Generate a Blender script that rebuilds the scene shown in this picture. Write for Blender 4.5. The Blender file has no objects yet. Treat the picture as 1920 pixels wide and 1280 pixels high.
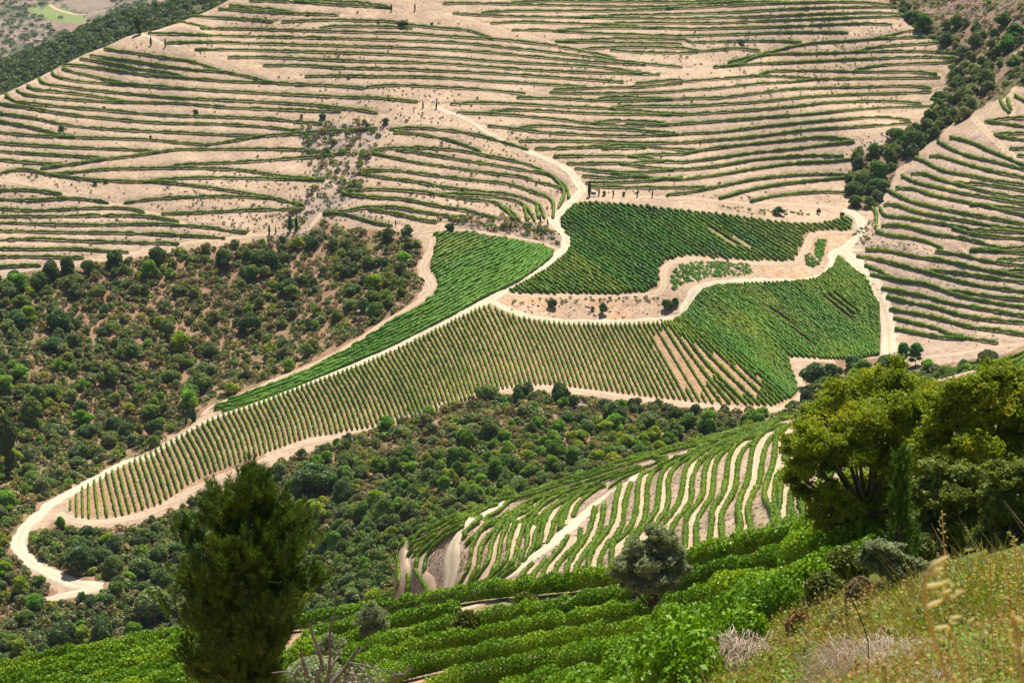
import bpy, math, re, random
import numpy as np
R = math.radians
rng = np.random.default_rng(7)
random.seed(7)
S = bpy.context.scene
COL = S.collection

# ---------------------------------------------------------------- camera, sky, sun, exposure
FPX, CU, CV, PITCH = 3700.0, 960.0, 640.0, R(12.0)
cam = bpy.data.cameras.new('camera'); cam.sensor_width = 36.0; cam.lens = FPX/1920*36
cam.clip_start = 0.3; cam.clip_end = 20000
cam.dof.use_dof = True; cam.dof.focus_distance = 600; cam.dof.aperture_fstop = 13.0
camo = bpy.data.objects.new('camera', cam); COL.objects.link(camo); S.camera = camo
camo.location = (0, 0, 0); camo.rotation_euler = (math.pi/2-PITCH, 0, 0)

SUN = np.array([0.30, 0.80, 0.0]); SUN_EL = R(66)
SUN = SUN/np.linalg.norm(SUN)*math.cos(SUN_EL); SUN[2] = math.sin(SUN_EL)
W = bpy.data.worlds.new('World'); S.world = W; W.use_nodes = True
nt = W.node_tree; bg = nt.nodes['Background']; sky = nt.nodes.new('ShaderNodeTexSky')
sky.sky_type = 'NISHITA'; sky.sun_disc = False; sky.sun_elevation = SUN_EL
sky.sun_rotation = math.atan2(SUN[0], SUN[1]); sky.altitude = 300; sky.dust_density = 1.0
nt.links.new(sky.outputs[0], bg.inputs[0]); bg.inputs[1].default_value = 0.062
sl = bpy.data.lights.new('sun', 'SUN'); sl.energy = 5.0; sl.angle = R(0.5); sl.color = (1.0, 0.94, 0.82)
so = bpy.data.objects.new('sun', sl); COL.objects.link(so)
from mathutils import Vector
so.rotation_euler = Vector(SUN).to_track_quat('Z', 'Y').to_euler(); so.location = (0, 0, 400)
S.view_settings.view_transform = 'Standard'; S.view_settings.look = 'None'
S.view_settings.exposure = 0.47; S.view_settings.gamma = 1.0; S.view_settings.use_curve_mapping = False
S.cycles.max_bounces = 6; S.cycles.diffuse_bounces = 3; S.cycles.transmission_bounces = 3
S.cycles.volume_bounces = 0; S.cycles.transparent_max_bounces = 4

# ---------------------------------------------------------------- pixels of the traced drawing -> rays
cp, sp = math.cos(PITCH), math.sin(PITCH)
def ray(u, v):                       # -> (X/Y, Z/Y)
    a = (np.asarray(u, float)-CU)/FPX; b = (CV-np.asarray(v, float))/FPX
    y = cp+b*sp; z = -sp+b*cp
    return a/y, z/y
def proj(x, y, z):                   # world -> pixel
    d = y*cp-z*sp; up = y*sp+z*cp
    return CU+FPX*x/d, CV-FPX*up/d

TILES = dict(A=(0,0,.33596), B=(640,0,.33596), C=(1280,0,.33596), D=(0,430,.33596), E=(640,430,.33596), F=(1280,430,.33596),
 G=(0,850,.33596), H=(640,850,.33596), I=(1280,850,.33596), P=(940,370,.1875), Q=(1280,370,.1875), R=(780,420,.14606),
 S=(380,580,.1875), T=(700,560,.1875), U=(1000,580,.1875), V=(1300,560,.1875), J=(700,900,.19531), K=(940,900,.19531),
 L=(1180,770,.22656), M=(900,770,.1875), N=(560,1040,.3125), O=(0,1080,.20833), Z=(0,0,.234375), X=(0,0,1))
def pts(s):                          # "A 10,20 30,40 B 1,2" -> traced points
    out = []; t = TILES['X']
    for w in s.split():
        if w in TILES: t = TILES[w]
        else:
            a, b = w.split(','); out.append((t[0]+float(a)*t[2], t[1]+float(b)*t[2]))
    return np.array(out)

# ---------------------------------------------------------------- terrain: four hills, each a smooth surface, the highest wins
def cols(txt):
    o = []
    for ln in txt.strip().splitlines():
        u, r = ln.split(':')
        for w in r.split():
            v, d = w.split(','); o.append((float(u), float(v), float(d)))
    return np.array(o)
FAR = cols('''
-500: 1300,500 1150,540 1000,590 850,650 700,700 550,760 450,810 350,860 280,900 340,960 550,1050
-250: 1300,520 1150,565 1000,615 850,680 700,735 550,795 450,840 350,880 240,940 290,1010 500,1100
0: 1300,540 1150,590 1000,640 850,710 700,765 550,830 490,850 400,890 300,930 200,975 160,1005 215,1060 420,1150 650,1300
200: 1200,575 1100,600 950,660 850,720 700,780 480,860 400,895 250,965 150,1015 88,1045 130,1090 380,1200
300: 1100,605 960,650 890,680 800,740 650,800 460,875 300,945 150,1015 60,1065 90,1110 300,1240
430: 1050,605 880,665 770,725 650,805 440,885 300,955 150,1030 60,1090 -5,1130 40,1190 250,1330
640: 1150,555 1000,600 840,665 680,755 600,800 480,860 400,895 250,970 100,1050 0,1110 -90,1180 -60,1260
900: 1150,530 1000,575 800,660 730,695 575,780 480,830 430,860 350,905 200,985 80,1065 0,1120 -110,1210
1060: 1100,540 900,610 735,700 605,778 556,795 460,850 385,895 350,915 200,1000 0,1150 -130,1260
1280: 1050,540 850,650 760,695 604,782 525,808 490,825 390,895 370,905 200,1000 0,1150 -140,1270
1500: 1000,560 850,640 770,690 660,755 530,830 480,855 420,890 385,915 200,1010 0,1150 -140,1280
1610: 900,610 700,740 640,780 480,870 410,910 350,960 200,1060 0,1190 -140,1300
1720: 900,590 700,710 640,750 500,815 400,870 320,940 200,1060 100,1130 0,1210 -140,1310
1920: 900,560 700,680 600,735 500,780 400,830 300,890 200,950 100,1030 0,1110 -140,1230
2200: 900,520 700,640 500,740 300,850 100,970 -100,1120
2500: 900,500 700,610 500,710 300,820 100,930 -100,1060
''')
MID = cols('''
300: 1700,380 1650,450 1750,550
560: 1550,370 1500,420 1580,480 1700,560
690: 1420,362 1370,392 1400,430 1600,520
742: 1230,350 1135,395 1070,425 1040,446 1055,470 1300,560
850: 1230,335 1110,380 1000,430 986,456 1000,488 1250,570
960: 1230,310 1090,365 1000,410 953,466 968,508 1200,590
1180: 1200,270 1050,335 950,390 880,470 910,518 1150,610
1300: 1180,250 1030,320 950,360 870,425 846,476 874,523 1100,620
1480: 1150,230 990,300 900,345 820,425 801,480 826,528 1000,620
1650: 1100,230 950,310 850,360 770,430 750,490 768,540 950,620
1800: 1060,230 900,310 800,370 725,440 706,492 733,540 900,610
1920: 1020,230 850,330 740,400 666,485 702,530 880,600
2200: 900,280 750,370 580,480 630,530 800,600
2500: 850,280 700,370 520,480 570,530 750,600
''')
NEAR = cols('''
-500: 1600,130 1420,180 1325,222 1350,260 1550,320
-200: 1500,140 1370,180 1285,222 1310,260 1500,320
0: 1650,60 1500,110 1400,150 1330,182 1250,222 1272,255 1420,320
345: 1650,60 1500,95 1400,125 1290,165 1190,212 1212,245 1380,310
640: 1620,55 1500,85 1400,110 1280,150 1220,175 1156,205 1180,238 1350,300
960: 1550,50 1400,85 1280,118 1200,152 1106,188 1130,218 1300,280
1280: 1550,25 1400,50 1290,85 1225,117 1140,138 1052,165 1075,195 1250,260
1500: 1450,12 1380,18 1280,32 1200,52 1130,80 1060,110 998,145 1020,175 1200,240
1750: 1600,5 1290,11 1200,24 1120,45 1040,80 980,115 955,130 985,165 1150,230
2000: 1500,5 1280,9 1180,22 1080,45 990,75 930,105 905,125 940,160 1100,220
2300: 1400,5 1230,9 1130,22 1030,45 940,75 880,105 860,125 900,160 1050,220
''')
BACK = cols('''
-400: 500,1250 380,1400 280,1680 320,1850 500,2300
-150: 450,1250 320,1400 190,1680 220,1850 400,2300
0: 400,1250 270,1420 126,1700 164,1880 330,2350
120: 350,1250 220,1450 80,1730 114,1900 300,2350
210: 330,1250 180,1480 38,1750 74,1930 260,2350
330: 300,1280 130,1520 12,1780 52,1960 220,2350
500: 250,1300 60,1550 -50,1820 -10,2000 200,2400
800: 150,1400 0,1650 -120,1900 -80,2100 100,2500
1400: 100,1500 -60,1750 -180,2000 -100,2300
2000: 100,1500 -60,1750 -180,2000 -100,2300
''')
VAL = cols('''
-400: 400,2500 250,2900 130,3400 20,4200 -100,5500
0: 400,2500 220,2900 110,3400 0,4200 -120,5500
210: 350,2500 180,2900 80,3400 -10,4200 -120,5500
600: 300,2500 150,2900 60,3400 -40,4200 -140,5500
2000: 300,2500 150,2900 60,3400 -40,4200 -140,5500
''')
def tps_fit(P, lam=2e-6):
    a, s = ray(P[:,0], P[:,1]); q = np.stack([a, np.log(P[:,2])], 1); n = len(q)
    r2 = ((q[:,None]-q[None])**2).sum(2); K = r2*np.log(r2+1e-12)*.5+np.eye(n)*lam
    Pm = np.concatenate([np.ones((n,1)), q], 1)
    A = np.zeros((n+3, n+3)); A[:n,:n] = K; A[:n,n:] = Pm; A[n:,:n] = Pm.T
    return q, np.linalg.solve(A, np.concatenate([s, np.zeros(3)]))
def tps_eval(m, a, l):
    q, w = m; out = np.full(a.shape, w[-3])+w[-2]*a+w[-1]*l
    for (qa, ql), c in zip(q, w): 
        r2 = (a-qa)**2+(l-ql)**2; out += c*.5*r2*np.log(r2+1e-12)
    return out
NA, NL = 260, 440
ca = np.linspace(-.42, .42, NA); cl = np.linspace(math.log(2.4), math.log(6500), NL)
CA, CL = np.meshgrid(ca, cl, indexing='ij')
LAY = {}
for k, P, lo, hi in (('F', FAR, 430, 1420), ('M', MID, 200, 640), ('N', NEAR, 2, 330), ('B', BACK, 1100, 2600), ('V', VAL, 2300, 7000)):
    m = tps_fit(P); g = tps_eval(m, CA, CL)
    Y = np.exp(CL)
    # outside its own range of distances a hill falls away smoothly
    t = np.clip((math.log(lo)-CL)/.12, 0, None)+np.clip((CL-math.log(hi))/.12, 0, None)
    g = g-.05*t**1.5
    LAY[k] = g
floor_ = np.where(np.exp(CL) > 300, -230/np.exp(CL), -.9)
def cubic_matrix(src, dst):
    n = len(src); h = src[1]-src[0]; f = (dst-src[0])/h; i = np.clip(np.floor(f).astype(int), 0, n-2); t = np.clip(f-i, 0, 1)
    w = np.stack([-.5*t+t*t-.5*t**3, 1-2.5*t*t+1.5*t**3, .5*t+2*t*t-1.5*t**3, -.5*t*t+.5*t**3], 1)
    Mx = np.zeros((len(dst), n))
    for k in range(4): np.add.at(Mx, (np.arange(len(dst)), np.clip(i+k-1, 0, n-1)), w[:,k])
    return Mx
# fine grid of the ground sheet
def seg(a, b, n): return np.exp(np.linspace(math.log(a), math.log(b), n, endpoint=False))
GY = np.concatenate([seg(2.5, 60, 150), seg(60, 250, 170), np.arange(250, 560, 1.1), np.arange(560, 1200, 1.25), seg(1200, 2300, 150), seg(2300, 6400, 110), [6400]])
GA = np.concatenate([np.linspace(-.41, -.285, 60, endpoint=False), np.linspace(-.285, .285, 880), np.linspace(.285, .41, 61)[1:]])
MA, ML = cubic_matrix(ca, GA), cubic_matrix(cl, np.log(GY))
SF = {k: MA@g@ML.T for k, g in LAY.items()}
def set_crest(k, sil, lo, hi, w0):    # bring the skyline of one hill to its traced outline
    P = pts_raw(sil); a_, s_ = ray(P[:,0], P[:,1]); o = np.argsort(a_); want = np.interp(GA, a_[o], s_[o], left=np.nan, right=np.nan)
    j0, j1 = np.searchsorted(GY, lo), np.searchsorted(GY, hi); g = SF[k]; jc = g[:,j0:j1].argmax(1)+j0; yc = GY[jc]
    yc = np.convolve(np.pad(yc, 15, 'edge'), np.ones(31)/31, 'valid'); d = np.where(np.isnan(want), 0, want-g[np.arange(len(GA)), jc]); d = np.convolve(np.pad(d, 3, 'edge'), np.ones(7)/7, 'valid')
    t = np.clip((GY[None]/yc[:,None]-w0)/(.97-w0), 0, 1); t = t*t*(3-2*t); SF[k] = g+d[:,None]*t
def pts_raw(s): return np.array([tuple(map(float, w.split(','))) for w in s.split()])
set_crest('M', '600,1600 690,1420 722,1290 734,1135 741,1060 750,1022 800,993 960,934 1180,862 1300,827 1480,787 1650,743 1800,700 1920,668 2200,585', 330, 640, .80)
set_crest('F', '-600,420 -300,300 -100,215 0,180 60,152 117,122 165,100 195,90 235,70 258,64 290,59 330,45 400,18 430,0 640,-80', 850, 1250, .90)
SF['G'] = MA@floor_@ML.T
names = list(SF); stack = np.stack([SF[k] for k in names])
ZONE = stack.argmax(0); SG = stack.max(0)
AX, YY = np.meshgrid(GA, GY, indexing='ij'); XX = AX*YY
def vnoise(x, y, wl, seed):          # smooth value noise
    r = np.random.default_rng(seed); T = r.random((256, 256)); fx, fy = x/wl, y/wl
    ix, iy = np.floor(fx).astype(int), np.floor(fy).astype(int); tx, ty = fx-ix, fy-iy
    tx, ty = tx*tx*(3-2*tx), ty*ty*(3-2*ty); ix &= 255; iy &= 255; jx, jy = (ix+1) & 255, (iy+1) & 255
    return (T[ix,iy]*(1-tx)*(1-ty)+T[jx,iy]*tx*(1-ty)+T[ix,jy]*(1-tx)*ty+T[jx,jy]*tx*ty)*2-1
ZZ = SG*YY
fade = np.clip((YY-20)/200, 0, 1)
bumps = fade*(.35*vnoise(XX, YY, 37, 1)+.16*vnoise(XX, YY, 13, 2)+.10*vnoise(XX, YY, 5.1, 3))+.08*vnoise(XX, YY, 2.3, 4)*np.clip(YY/60, 0, 1)
ZZ += bumps
for k in ('F', 'M', 'N'): SF[k] = SF[k]+bumps/YY
ZZ = np.minimum(ZZ, -1.55)
lgy = np.arange(len(GY))
def ground(x, y):                    # height of the ground sheet under world points
    x = np.asarray(x, float); y = np.clip(np.asarray(y, float), GY[0], GY[-1]-1e-3); a = np.clip(x/y, GA[0], GA[-1]-1e-6)
    fa = np.interp(a, GA, np.arange(len(GA))); fy = np.interp(y, GY, lgy)
    i, j = np.minimum(fa.astype(int), len(GA)-2), np.minimum(fy.astype(int), len(GY)-2); t, s = fa-i, fy-j
    return ZZ[i,j]*(1-t)*(1-s)+ZZ[i+1,j]*t*(1-s)+ZZ[i,j+1]*(1-t)*s+ZZ[i+1,j+1]*t*s
def hit(u, v, layer=None, dmax=None):  # where the line of sight meets a hill
    a, s = ray(u, v); a = np.atleast_1d(a); s = np.atleast_1d(s); g = SF[layer] if layer else SG
    out = np.zeros((len(a), 2))
    for k in range(len(a)):
        f = np.interp(a[k], GA, np.arange(len(GA))); i = min(int(f), len(GA)-2); t = f-i
        c = g[i]*(1-t)+g[i+1]*t
        w = {'F': (430, 1420), 'M': (200, 640), 'N': (2, 330), 'B': (1200, 2400), 'V': (2400, 6300)}.get(layer, (2.5, 6300))
        lo, hi = np.searchsorted(GY, w[0]), np.searchsorted(GY, w[1]); cc = c[lo:hi]
        q = np.nonzero(cc >= s[k])[0]
        if len(q) == 0: y = GY[lo+int(cc.argmax())]
        elif q[0] == 0: y = GY[lo]
        else:
            j = q[0]; tt = (s[k]-cc[j-1])/(cc[j]-cc[j-1]+1e-12); y = GY[lo+j-1]*(1-tt)+GY[lo+j]*tt
        out[k] = (a[k]*y, y)
    return out
def place(u, v, layer=None):
    p = hit([u], [v], layer)[0]; return Vector((p[0], p[1], float(ground(p[0], p[1]))))
def smooth(P, step):                 # Catmull-Rom through points, resampled evenly
    P = np.asarray(P, float)
    if len(P) == 2: Q = P[0]+(P[1]-P[0])*np.linspace(0, 1, 40)[:,None]
    else:
        E = np.concatenate([[2*P[0]-P[1]], P, [2*P[-1]-P[-2]]]); Q = []
        t = np.linspace(0, 1, 14, endpoint=False)[:,None]
        for i in range(1, len(E)-2):
            a, b, c, d = E[i-1:i+3]; Q.append(.5*(2*b+(c-a)*t+(2*a-5*b+4*c-d)*t*t+(3*b-a-3*c+d)*t**3))
        Q = np.concatenate(Q+[P[-1:]])
    L = np.concatenate([[0], np.cumsum(np.linalg.norm(np.diff(Q, axis=0), axis=1))]); n = max(2, int(L[-1]/step)+1)
    s = np.linspace(0, L[-1], n); return np.stack([np.interp(s, L, Q[:,k]) for k in range(Q.shape[1])], 1)
def world_line(P, layer, step, hgt=0.0): # traced line -> points on a hill (hgt: the trace ran that high above ground)
    Q = smooth(P, 3.0); W0 = hit(Q[:,0], Q[:,1], layer)
    if hgt:
        W0 = hit(Q[:,0], Q[:,1]+hgt*FPX/W0[:,1], layer)
    # light smoothing of the ground track
    for _ in range(3):
        if len(W0) > 4: W0[1:-1] = (W0[:-2]+2*W0[1:-1]+W0[2:])/4
    L = np.concatenate([[0], np.cumsum(np.linalg.norm(np.diff(W0, axis=0), axis=1))]); n = max(2, int(L[-1]/step)+1)
    s = np.linspace(0, L[-1], n); return np.stack([np.interp(s, L, W0[:,k]) for k in range(2)], 1)
def inside(u, v, poly):
    u = np.asarray(u); v = np.asarray(v); r = np.zeros(u.shape, bool); n = len(poly); j = n-1
    for i in range(n):
        xi, yi, xj, yj = *poly[i], *poly[j]
        if yi != yj:
            c = ((yi > v) != (yj > v)) & (u < (xj-xi)*(v-yi)/(yj-yi)+xi); r ^= c
        j = i
    return r

def splat(lines, half_i, half_j):       # nearest line point round every ground vertex: signed distance, + uphill
    dist = np.full(XX.shape, 99., np.float32); sgn = np.zeros(XX.shape, np.float32)
    for P in lines:
        if len(P) < 4: continue
        T = np.gradient(P, axis=0); T /= np.linalg.norm(T, axis=1)[:,None]+1e-9; nr = np.stack([-T[:,1], T[:,0]], 1)
        up = ground(P[:,0]+nr[:,0]*4, P[:,1]+nr[:,1]*4)-ground(P[:,0]-nr[:,0]*4, P[:,1]-nr[:,1]*4); nr = nr*np.where(np.convolve(np.pad(up, 4, 'edge'), np.ones(9)/9, 'valid') < 0, -1, 1)[:,None]
        i0 = np.rint(np.interp(P[:,0]/P[:,1], GA, np.arange(len(GA)))).astype(int); j0 = np.rint(np.interp(P[:,1], GY, lgy)).astype(int)
        for di in range(-half_i, half_i+1):
            for dj in range(-half_j, half_j+1):
                i = np.clip(i0+di, 0, len(GA)-1); j = np.clip(j0+dj, 0, len(GY)-1); dx = XX[i,j]-P[:,0]; dy = YY[i,j]-P[:,1]; d = np.hypot(dx, dy); q = dx*nr[:,0]+dy*nr[:,1]
                m = d < dist[i,j]; dist[i[m],j[m]] = d[m]; sgn[i[m],j[m]] = q[m]
    return dist, sgn
# ---------------------------------------------------------------- object helpers
def mesh_obj(name, V, F, mat, parent=None, smooth_=True, col=None, link=True):
    V = np.asarray(V, np.float32); F = np.asarray(F, np.int32); k = F.shape[1]
    me = bpy.data.meshes.new(name); me.vertices.add(len(V)); me.vertices.foreach_set('co', V.ravel())
    me.loops.add(F.size); me.loops.foreach_set('vertex_index', F.ravel()); me.polygons.add(len(F))
    me.polygons.foreach_set('loop_start', np.arange(0, F.size, k, dtype=np.int32)); me.polygons.foreach_set('loop_total', np.full(len(F), k, np.int32))
    me.update(calc_edges=True)
    if smooth_: me.polygons.foreach_set('use_smooth', np.ones(len(F), bool))
    if col is not None:
        at = me.color_attributes.new('tint', 'FLOAT_COLOR', 'POINT')
        c = np.ones((len(V), 4), np.float32); c[:,:3] = col; at.data.foreach_set('color', c.ravel())
    me.materials.append(mat)
    o = bpy.data.objects.new(name, me)
    if link: COL.objects.link(o)
    if parent: o.parent = parent
    return o
def tag(o, label=None, cat=None, group=None, kind=None):
    if label: o['label'] = label
    if cat: o['category'] = cat
    if group: o['group'] = group
    if kind: o['kind'] = kind
    return o
def empty(name, loc, rz=0.0, sc=1.0):
    o = bpy.data.objects.new(name, None); COL.objects.link(o); o.location = loc; o.rotation_euler = (0, 0, rz); o.scale = (sc,)*3; o.empty_display_size = .3
    return o
def cat_geo(parts):
    V, F, n = [], [], 0
    for v, f in parts: V.append(v); F.append(np.asarray(f)+n); n += len(v)
    return np.concatenate(V), np.concatenate(F)
def leaves(C, Nrm, size, r, jit=.6, asp=1.5):   # small leaf faces (diamonds) round centres C facing roughly Nrm
    n = len(C); Nn = Nrm+r.normal(0, jit, (n, 3)); Nn /= np.linalg.norm(Nn, axis=1)[:,None]+1e-9
    t = r.normal(0, 1, (n, 3)); t -= (t*Nn).sum(1)[:,None]*Nn; t /= np.linalg.norm(t, axis=1)[:,None]+1e-9
    b = np.cross(Nn, t); s = (size*r.uniform(.6, 1.35, n))[:,None]
    fold = Nn*s*.18
    V = np.stack([C-t*s*.5*asp, C-b*s*.5+fold, C+t*s*.5*asp, C+b*s*.5+fold], 1).reshape(-1, 3)
    return V, np.arange(4*n).reshape(n, 4)
def tube(P, rad, k=6, wob=0, r=None):
    P = np.asarray(P, float); n = len(P); T = np.gradient(P, axis=0); T /= np.linalg.norm(T, axis=1)[:,None]+1e-9
    ref = np.array([0, 0, 1.]) if abs(T[:,2]).mean() < .8 else np.array([1., 0, 0])
    A = np.cross(T, ref); A /= np.linalg.norm(A, axis=1)[:,None]+1e-9; B = np.cross(T, A)
    rad = np.broadcast_to(np.asarray(rad, float), (n,)); th = np.arange(k)*2*math.pi/k
    rr = rad[:,None]*(1+(r.normal(0, wob, (n, k)) if wob else 0))
    V = P[:,None]+A[:,None]*(np.cos(th)*rr)[:,:,None]+B[:,None]*(np.sin(th)*rr)[:,:,None]
    i = np.arange(n-1)[:,None]*k; j = np.arange(k)[None]; jn = (j+1) % k
    F = np.stack([i+j, i+jn, i+k+jn, i+k+j], 2).reshape(-1, 4)
    return V.reshape(-1, 3), F
# ---------------------------------------------------------------- materials
def nodes(name):
    m = bpy.data.materials.new(name); m.use_nodes = True; n = m.node_tree; n.nodes.clear()
    out = n.nodes.new('ShaderNodeOutputMaterial'); b = n.nodes.new('ShaderNodeBsdfPrincipled')
    n.links.new(b.outputs[0], out.inputs[0]); b.inputs['Roughness'].default_value = .9
    b.inputs['Specular IOR Level'].default_value = .2
    return m, n, b, out
def N(n, t, **kw):
    x = n.nodes.new(t)
    for k, v in kw.items(): setattr(x, k, v)
    return x
def noise(n, scale, detail=4, rough=.6, vec=None):
    x = N(n, 'ShaderNodeTexNoise'); x.inputs['Scale'].default_value = scale; x.inputs['Detail'].default_value = detail; x.inputs['Roughness'].default_value = rough
    if vec is None:
        g = N(n, 'ShaderNodeNewGeometry'); vec = g.outputs['Position']
    n.links.new(vec, x.inputs['Vector']); return x.outputs['Fac']
def ramp(n, fac, stops):
    x = N(n, 'ShaderNodeValToRGB'); e = x.color_ramp.elements
    while len(e) > 1: e.remove(e[0])
    e[0].position, e[0].color = stops[0][0], (*stops[0][1], 1)
    for p, c in stops[1:]:
        q = e.new(p); q.color = (*c, 1)
    n.links.new(fac, x.inputs[0]); return x.outputs[0]
def mixc(n, a, b, fac, mode='MIX'):
    x = N(n, 'ShaderNodeMix', data_type='RGBA', blend_type=mode)
    for i, s in ((6, a), (7, b)):
        if isinstance(s, tuple): x.inputs[i].default_value = (*s, 1)
        else: n.links.new(s, x.inputs[i])
    if isinstance(fac, (int, float)): x.inputs[0].default_value = fac
    else: n.links.new(fac, x.inputs[0])
    return x.outputs[2]
def bump(n, b, fac, strength, dist):
    x = N(n, 'ShaderNodeBump'); x.inputs['Strength'].default_value = strength; x.inputs['Distance'].default_value = dist
    n.links.new(fac, x.inputs['Height']); n.links.new(x.outputs[0], b.inputs['Normal'])
def leaf_mat(name, dark, mid, light, scale=.35, trans=.35, tint=None, rough=.55, fine=3.0):
    m, n, b, out = nodes(name)
    f = noise(n, scale, 3, .6); f2 = noise(n, fine, 3, .7)
    f = mixc(n, f, f2, .45)
    c = ramp(n, f, [(.30, dark), (.5, mid), (.68, light)])
    if tint == 'object':
        oi = N(n, 'ShaderNodeObjectInfo'); c = mixc(n, c, oi.outputs['Color'], 1.0, 'MULTIPLY')
    elif tint == 'attr':
        a = N(n, 'ShaderNodeVertexColor', layer_name='tint'); c = mixc(n, c, a.outputs[0], 1.0, 'MULTIPLY')
    n.links.new(c, b.inputs['Base Color']); b.inputs['Roughness'].default_value = rough; b.inputs['Specular IOR Level'].default_value = .3
    if trans:
        t = N(n, 'ShaderNodeBsdfTranslucent'); n.links.new(mixc(n, c, (1.3, 1.25, .5), 1.0, 'MULTIPLY'), t.inputs[0])
        mx = N(n, 'ShaderNodeMixShader'); mx.inputs[0].default_value = trans
        n.links.new(b.outputs[0], mx.inputs[1]); n.links.new(t.outputs[0], mx.inputs[2]); n.links.new(mx.outputs[0], out.inputs[0])
    return m
def flat_mat(name, col, rough=.8, var=.15, scale=3.0):
    m, n, b, out = nodes(name); f = noise(n, scale, 4, .6)
    lo = tuple(max(0, c*(1-var)) for c in col); hi = tuple(c*(1+var) for c in col)
    n.links.new(ramp(n, f, [(.3, lo), (.7, hi)]), b.inputs['Base Color']); b.inputs['Roughness'].default_value = rough
    return m
def dust_mat(name, col, scale):
    m, n, b, out = nodes(name); a = N(n, 'ShaderNodeVertexColor', layer_name='tint'); f = noise(n, scale, 4, .6); f2 = noise(n, 5, 3, .7)
    c = mixc(n, ramp(n, f, [(.3, tuple(x*.84 for x in col)), (.7, tuple(min(1, x*1.1) for x in col))]), ramp(n, f2, [(.3, (.84, .83, .82)), (.6, (1.05, 1.05, 1.05))]), 1.0, 'MULTIPLY'); c = mixc(n, c, a.outputs[0], 1.0, 'MULTIPLY')
    n.links.new(c, b.inputs['Base Color']); b.inputs['Roughness'].default_value = .95; return m
def ground_mat():
    m, n, b, out = nodes('ground_soil')
    a = N(n, 'ShaderNodeVertexColor', layer_name='tint')
    big = noise(n, .05, 4, .65); mid = noise(n, .6, 5, .75); fine = noise(n, 4.0, 4, .8)
    c = mixc(n, a.outputs[0], ramp(n, big, [(.35, (.86, .84, .84)), (.65, (1.1, 1.08, 1.04))]), 1.0, 'MULTIPLY')
    c = mixc(n, c, ramp(n, mid, [(.36, (.66, .62, .60)), (.5, (1, 1, 1)), (.68, (1.18, 1.17, 1.15))]), 1.0, 'MULTIPLY')
    c = mixc(n, c, ramp(n, fine, [(.36, (.62, .58, .56)), (.5, (1, 1, 1)), (.66, (1.2, 1.2, 1.2))]), 1.0, 'MULTIPLY')
    n.links.new(c, b.inputs['Base Color']); b.inputs['Roughness'].default_value = .95; b.inputs['Specular IOR Level'].default_value = .1
    bump(n, b, mid, .8, .5)
    return m
M_GROUND = ground_mat()
M_ROAD = dust_mat('pale_dust', (.70, .57, .42), .5)
M_PATH = dust_mat('tan_dust', (.61, .44, .31), .5)
M_VINE_FAR = leaf_mat('vine_leaves_far', (.075, .160, .014), (.145, .250, .018), (.31, .38, .022), .045, .25, fine=.9)
M_VINE_FIELD = leaf_mat('vine_leaves_field', (.065, .165, .006), (.125, .255, .007), (.27, .37, .010), .030, .25, tint='object', fine=.9)
M_VINE_MID = leaf_mat('vine_leaves_mid', (.075, .16, .006), (.145, .255, .008), (.27, .36, .012), .06, .3, fine=1.3)
M_VINE_NEAR = leaf_mat('vine_leaves_near', (.05, .14, .004), (.16, .31, .006), (.42, .58, .014), .12, .20, fine=6.5)
M_VINE_NEAR.node_tree.nodes['Principled BSDF'].inputs['Roughness'].default_value = .5; M_VINE_NEAR.node_tree.nodes['Principled BSDF'].inputs['Specular IOR Level'].default_value = .22
M_BUSH = leaf_mat('holm_oak_leaves', (.105, .140, .070), (.18, .225, .105), (.30, .35, .17), .25, .36, tint='object', fine=1.4)
M_BUSH_S = leaf_mat('scrub_leaves', (.12, .135, .072), (.19, .205, .105), (.27, .285, .15), .2, .34, tint='attr', fine=1.4)
M_BARK = flat_mat('bark', (.13, .10, .075), .9, .35, 6)
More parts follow.
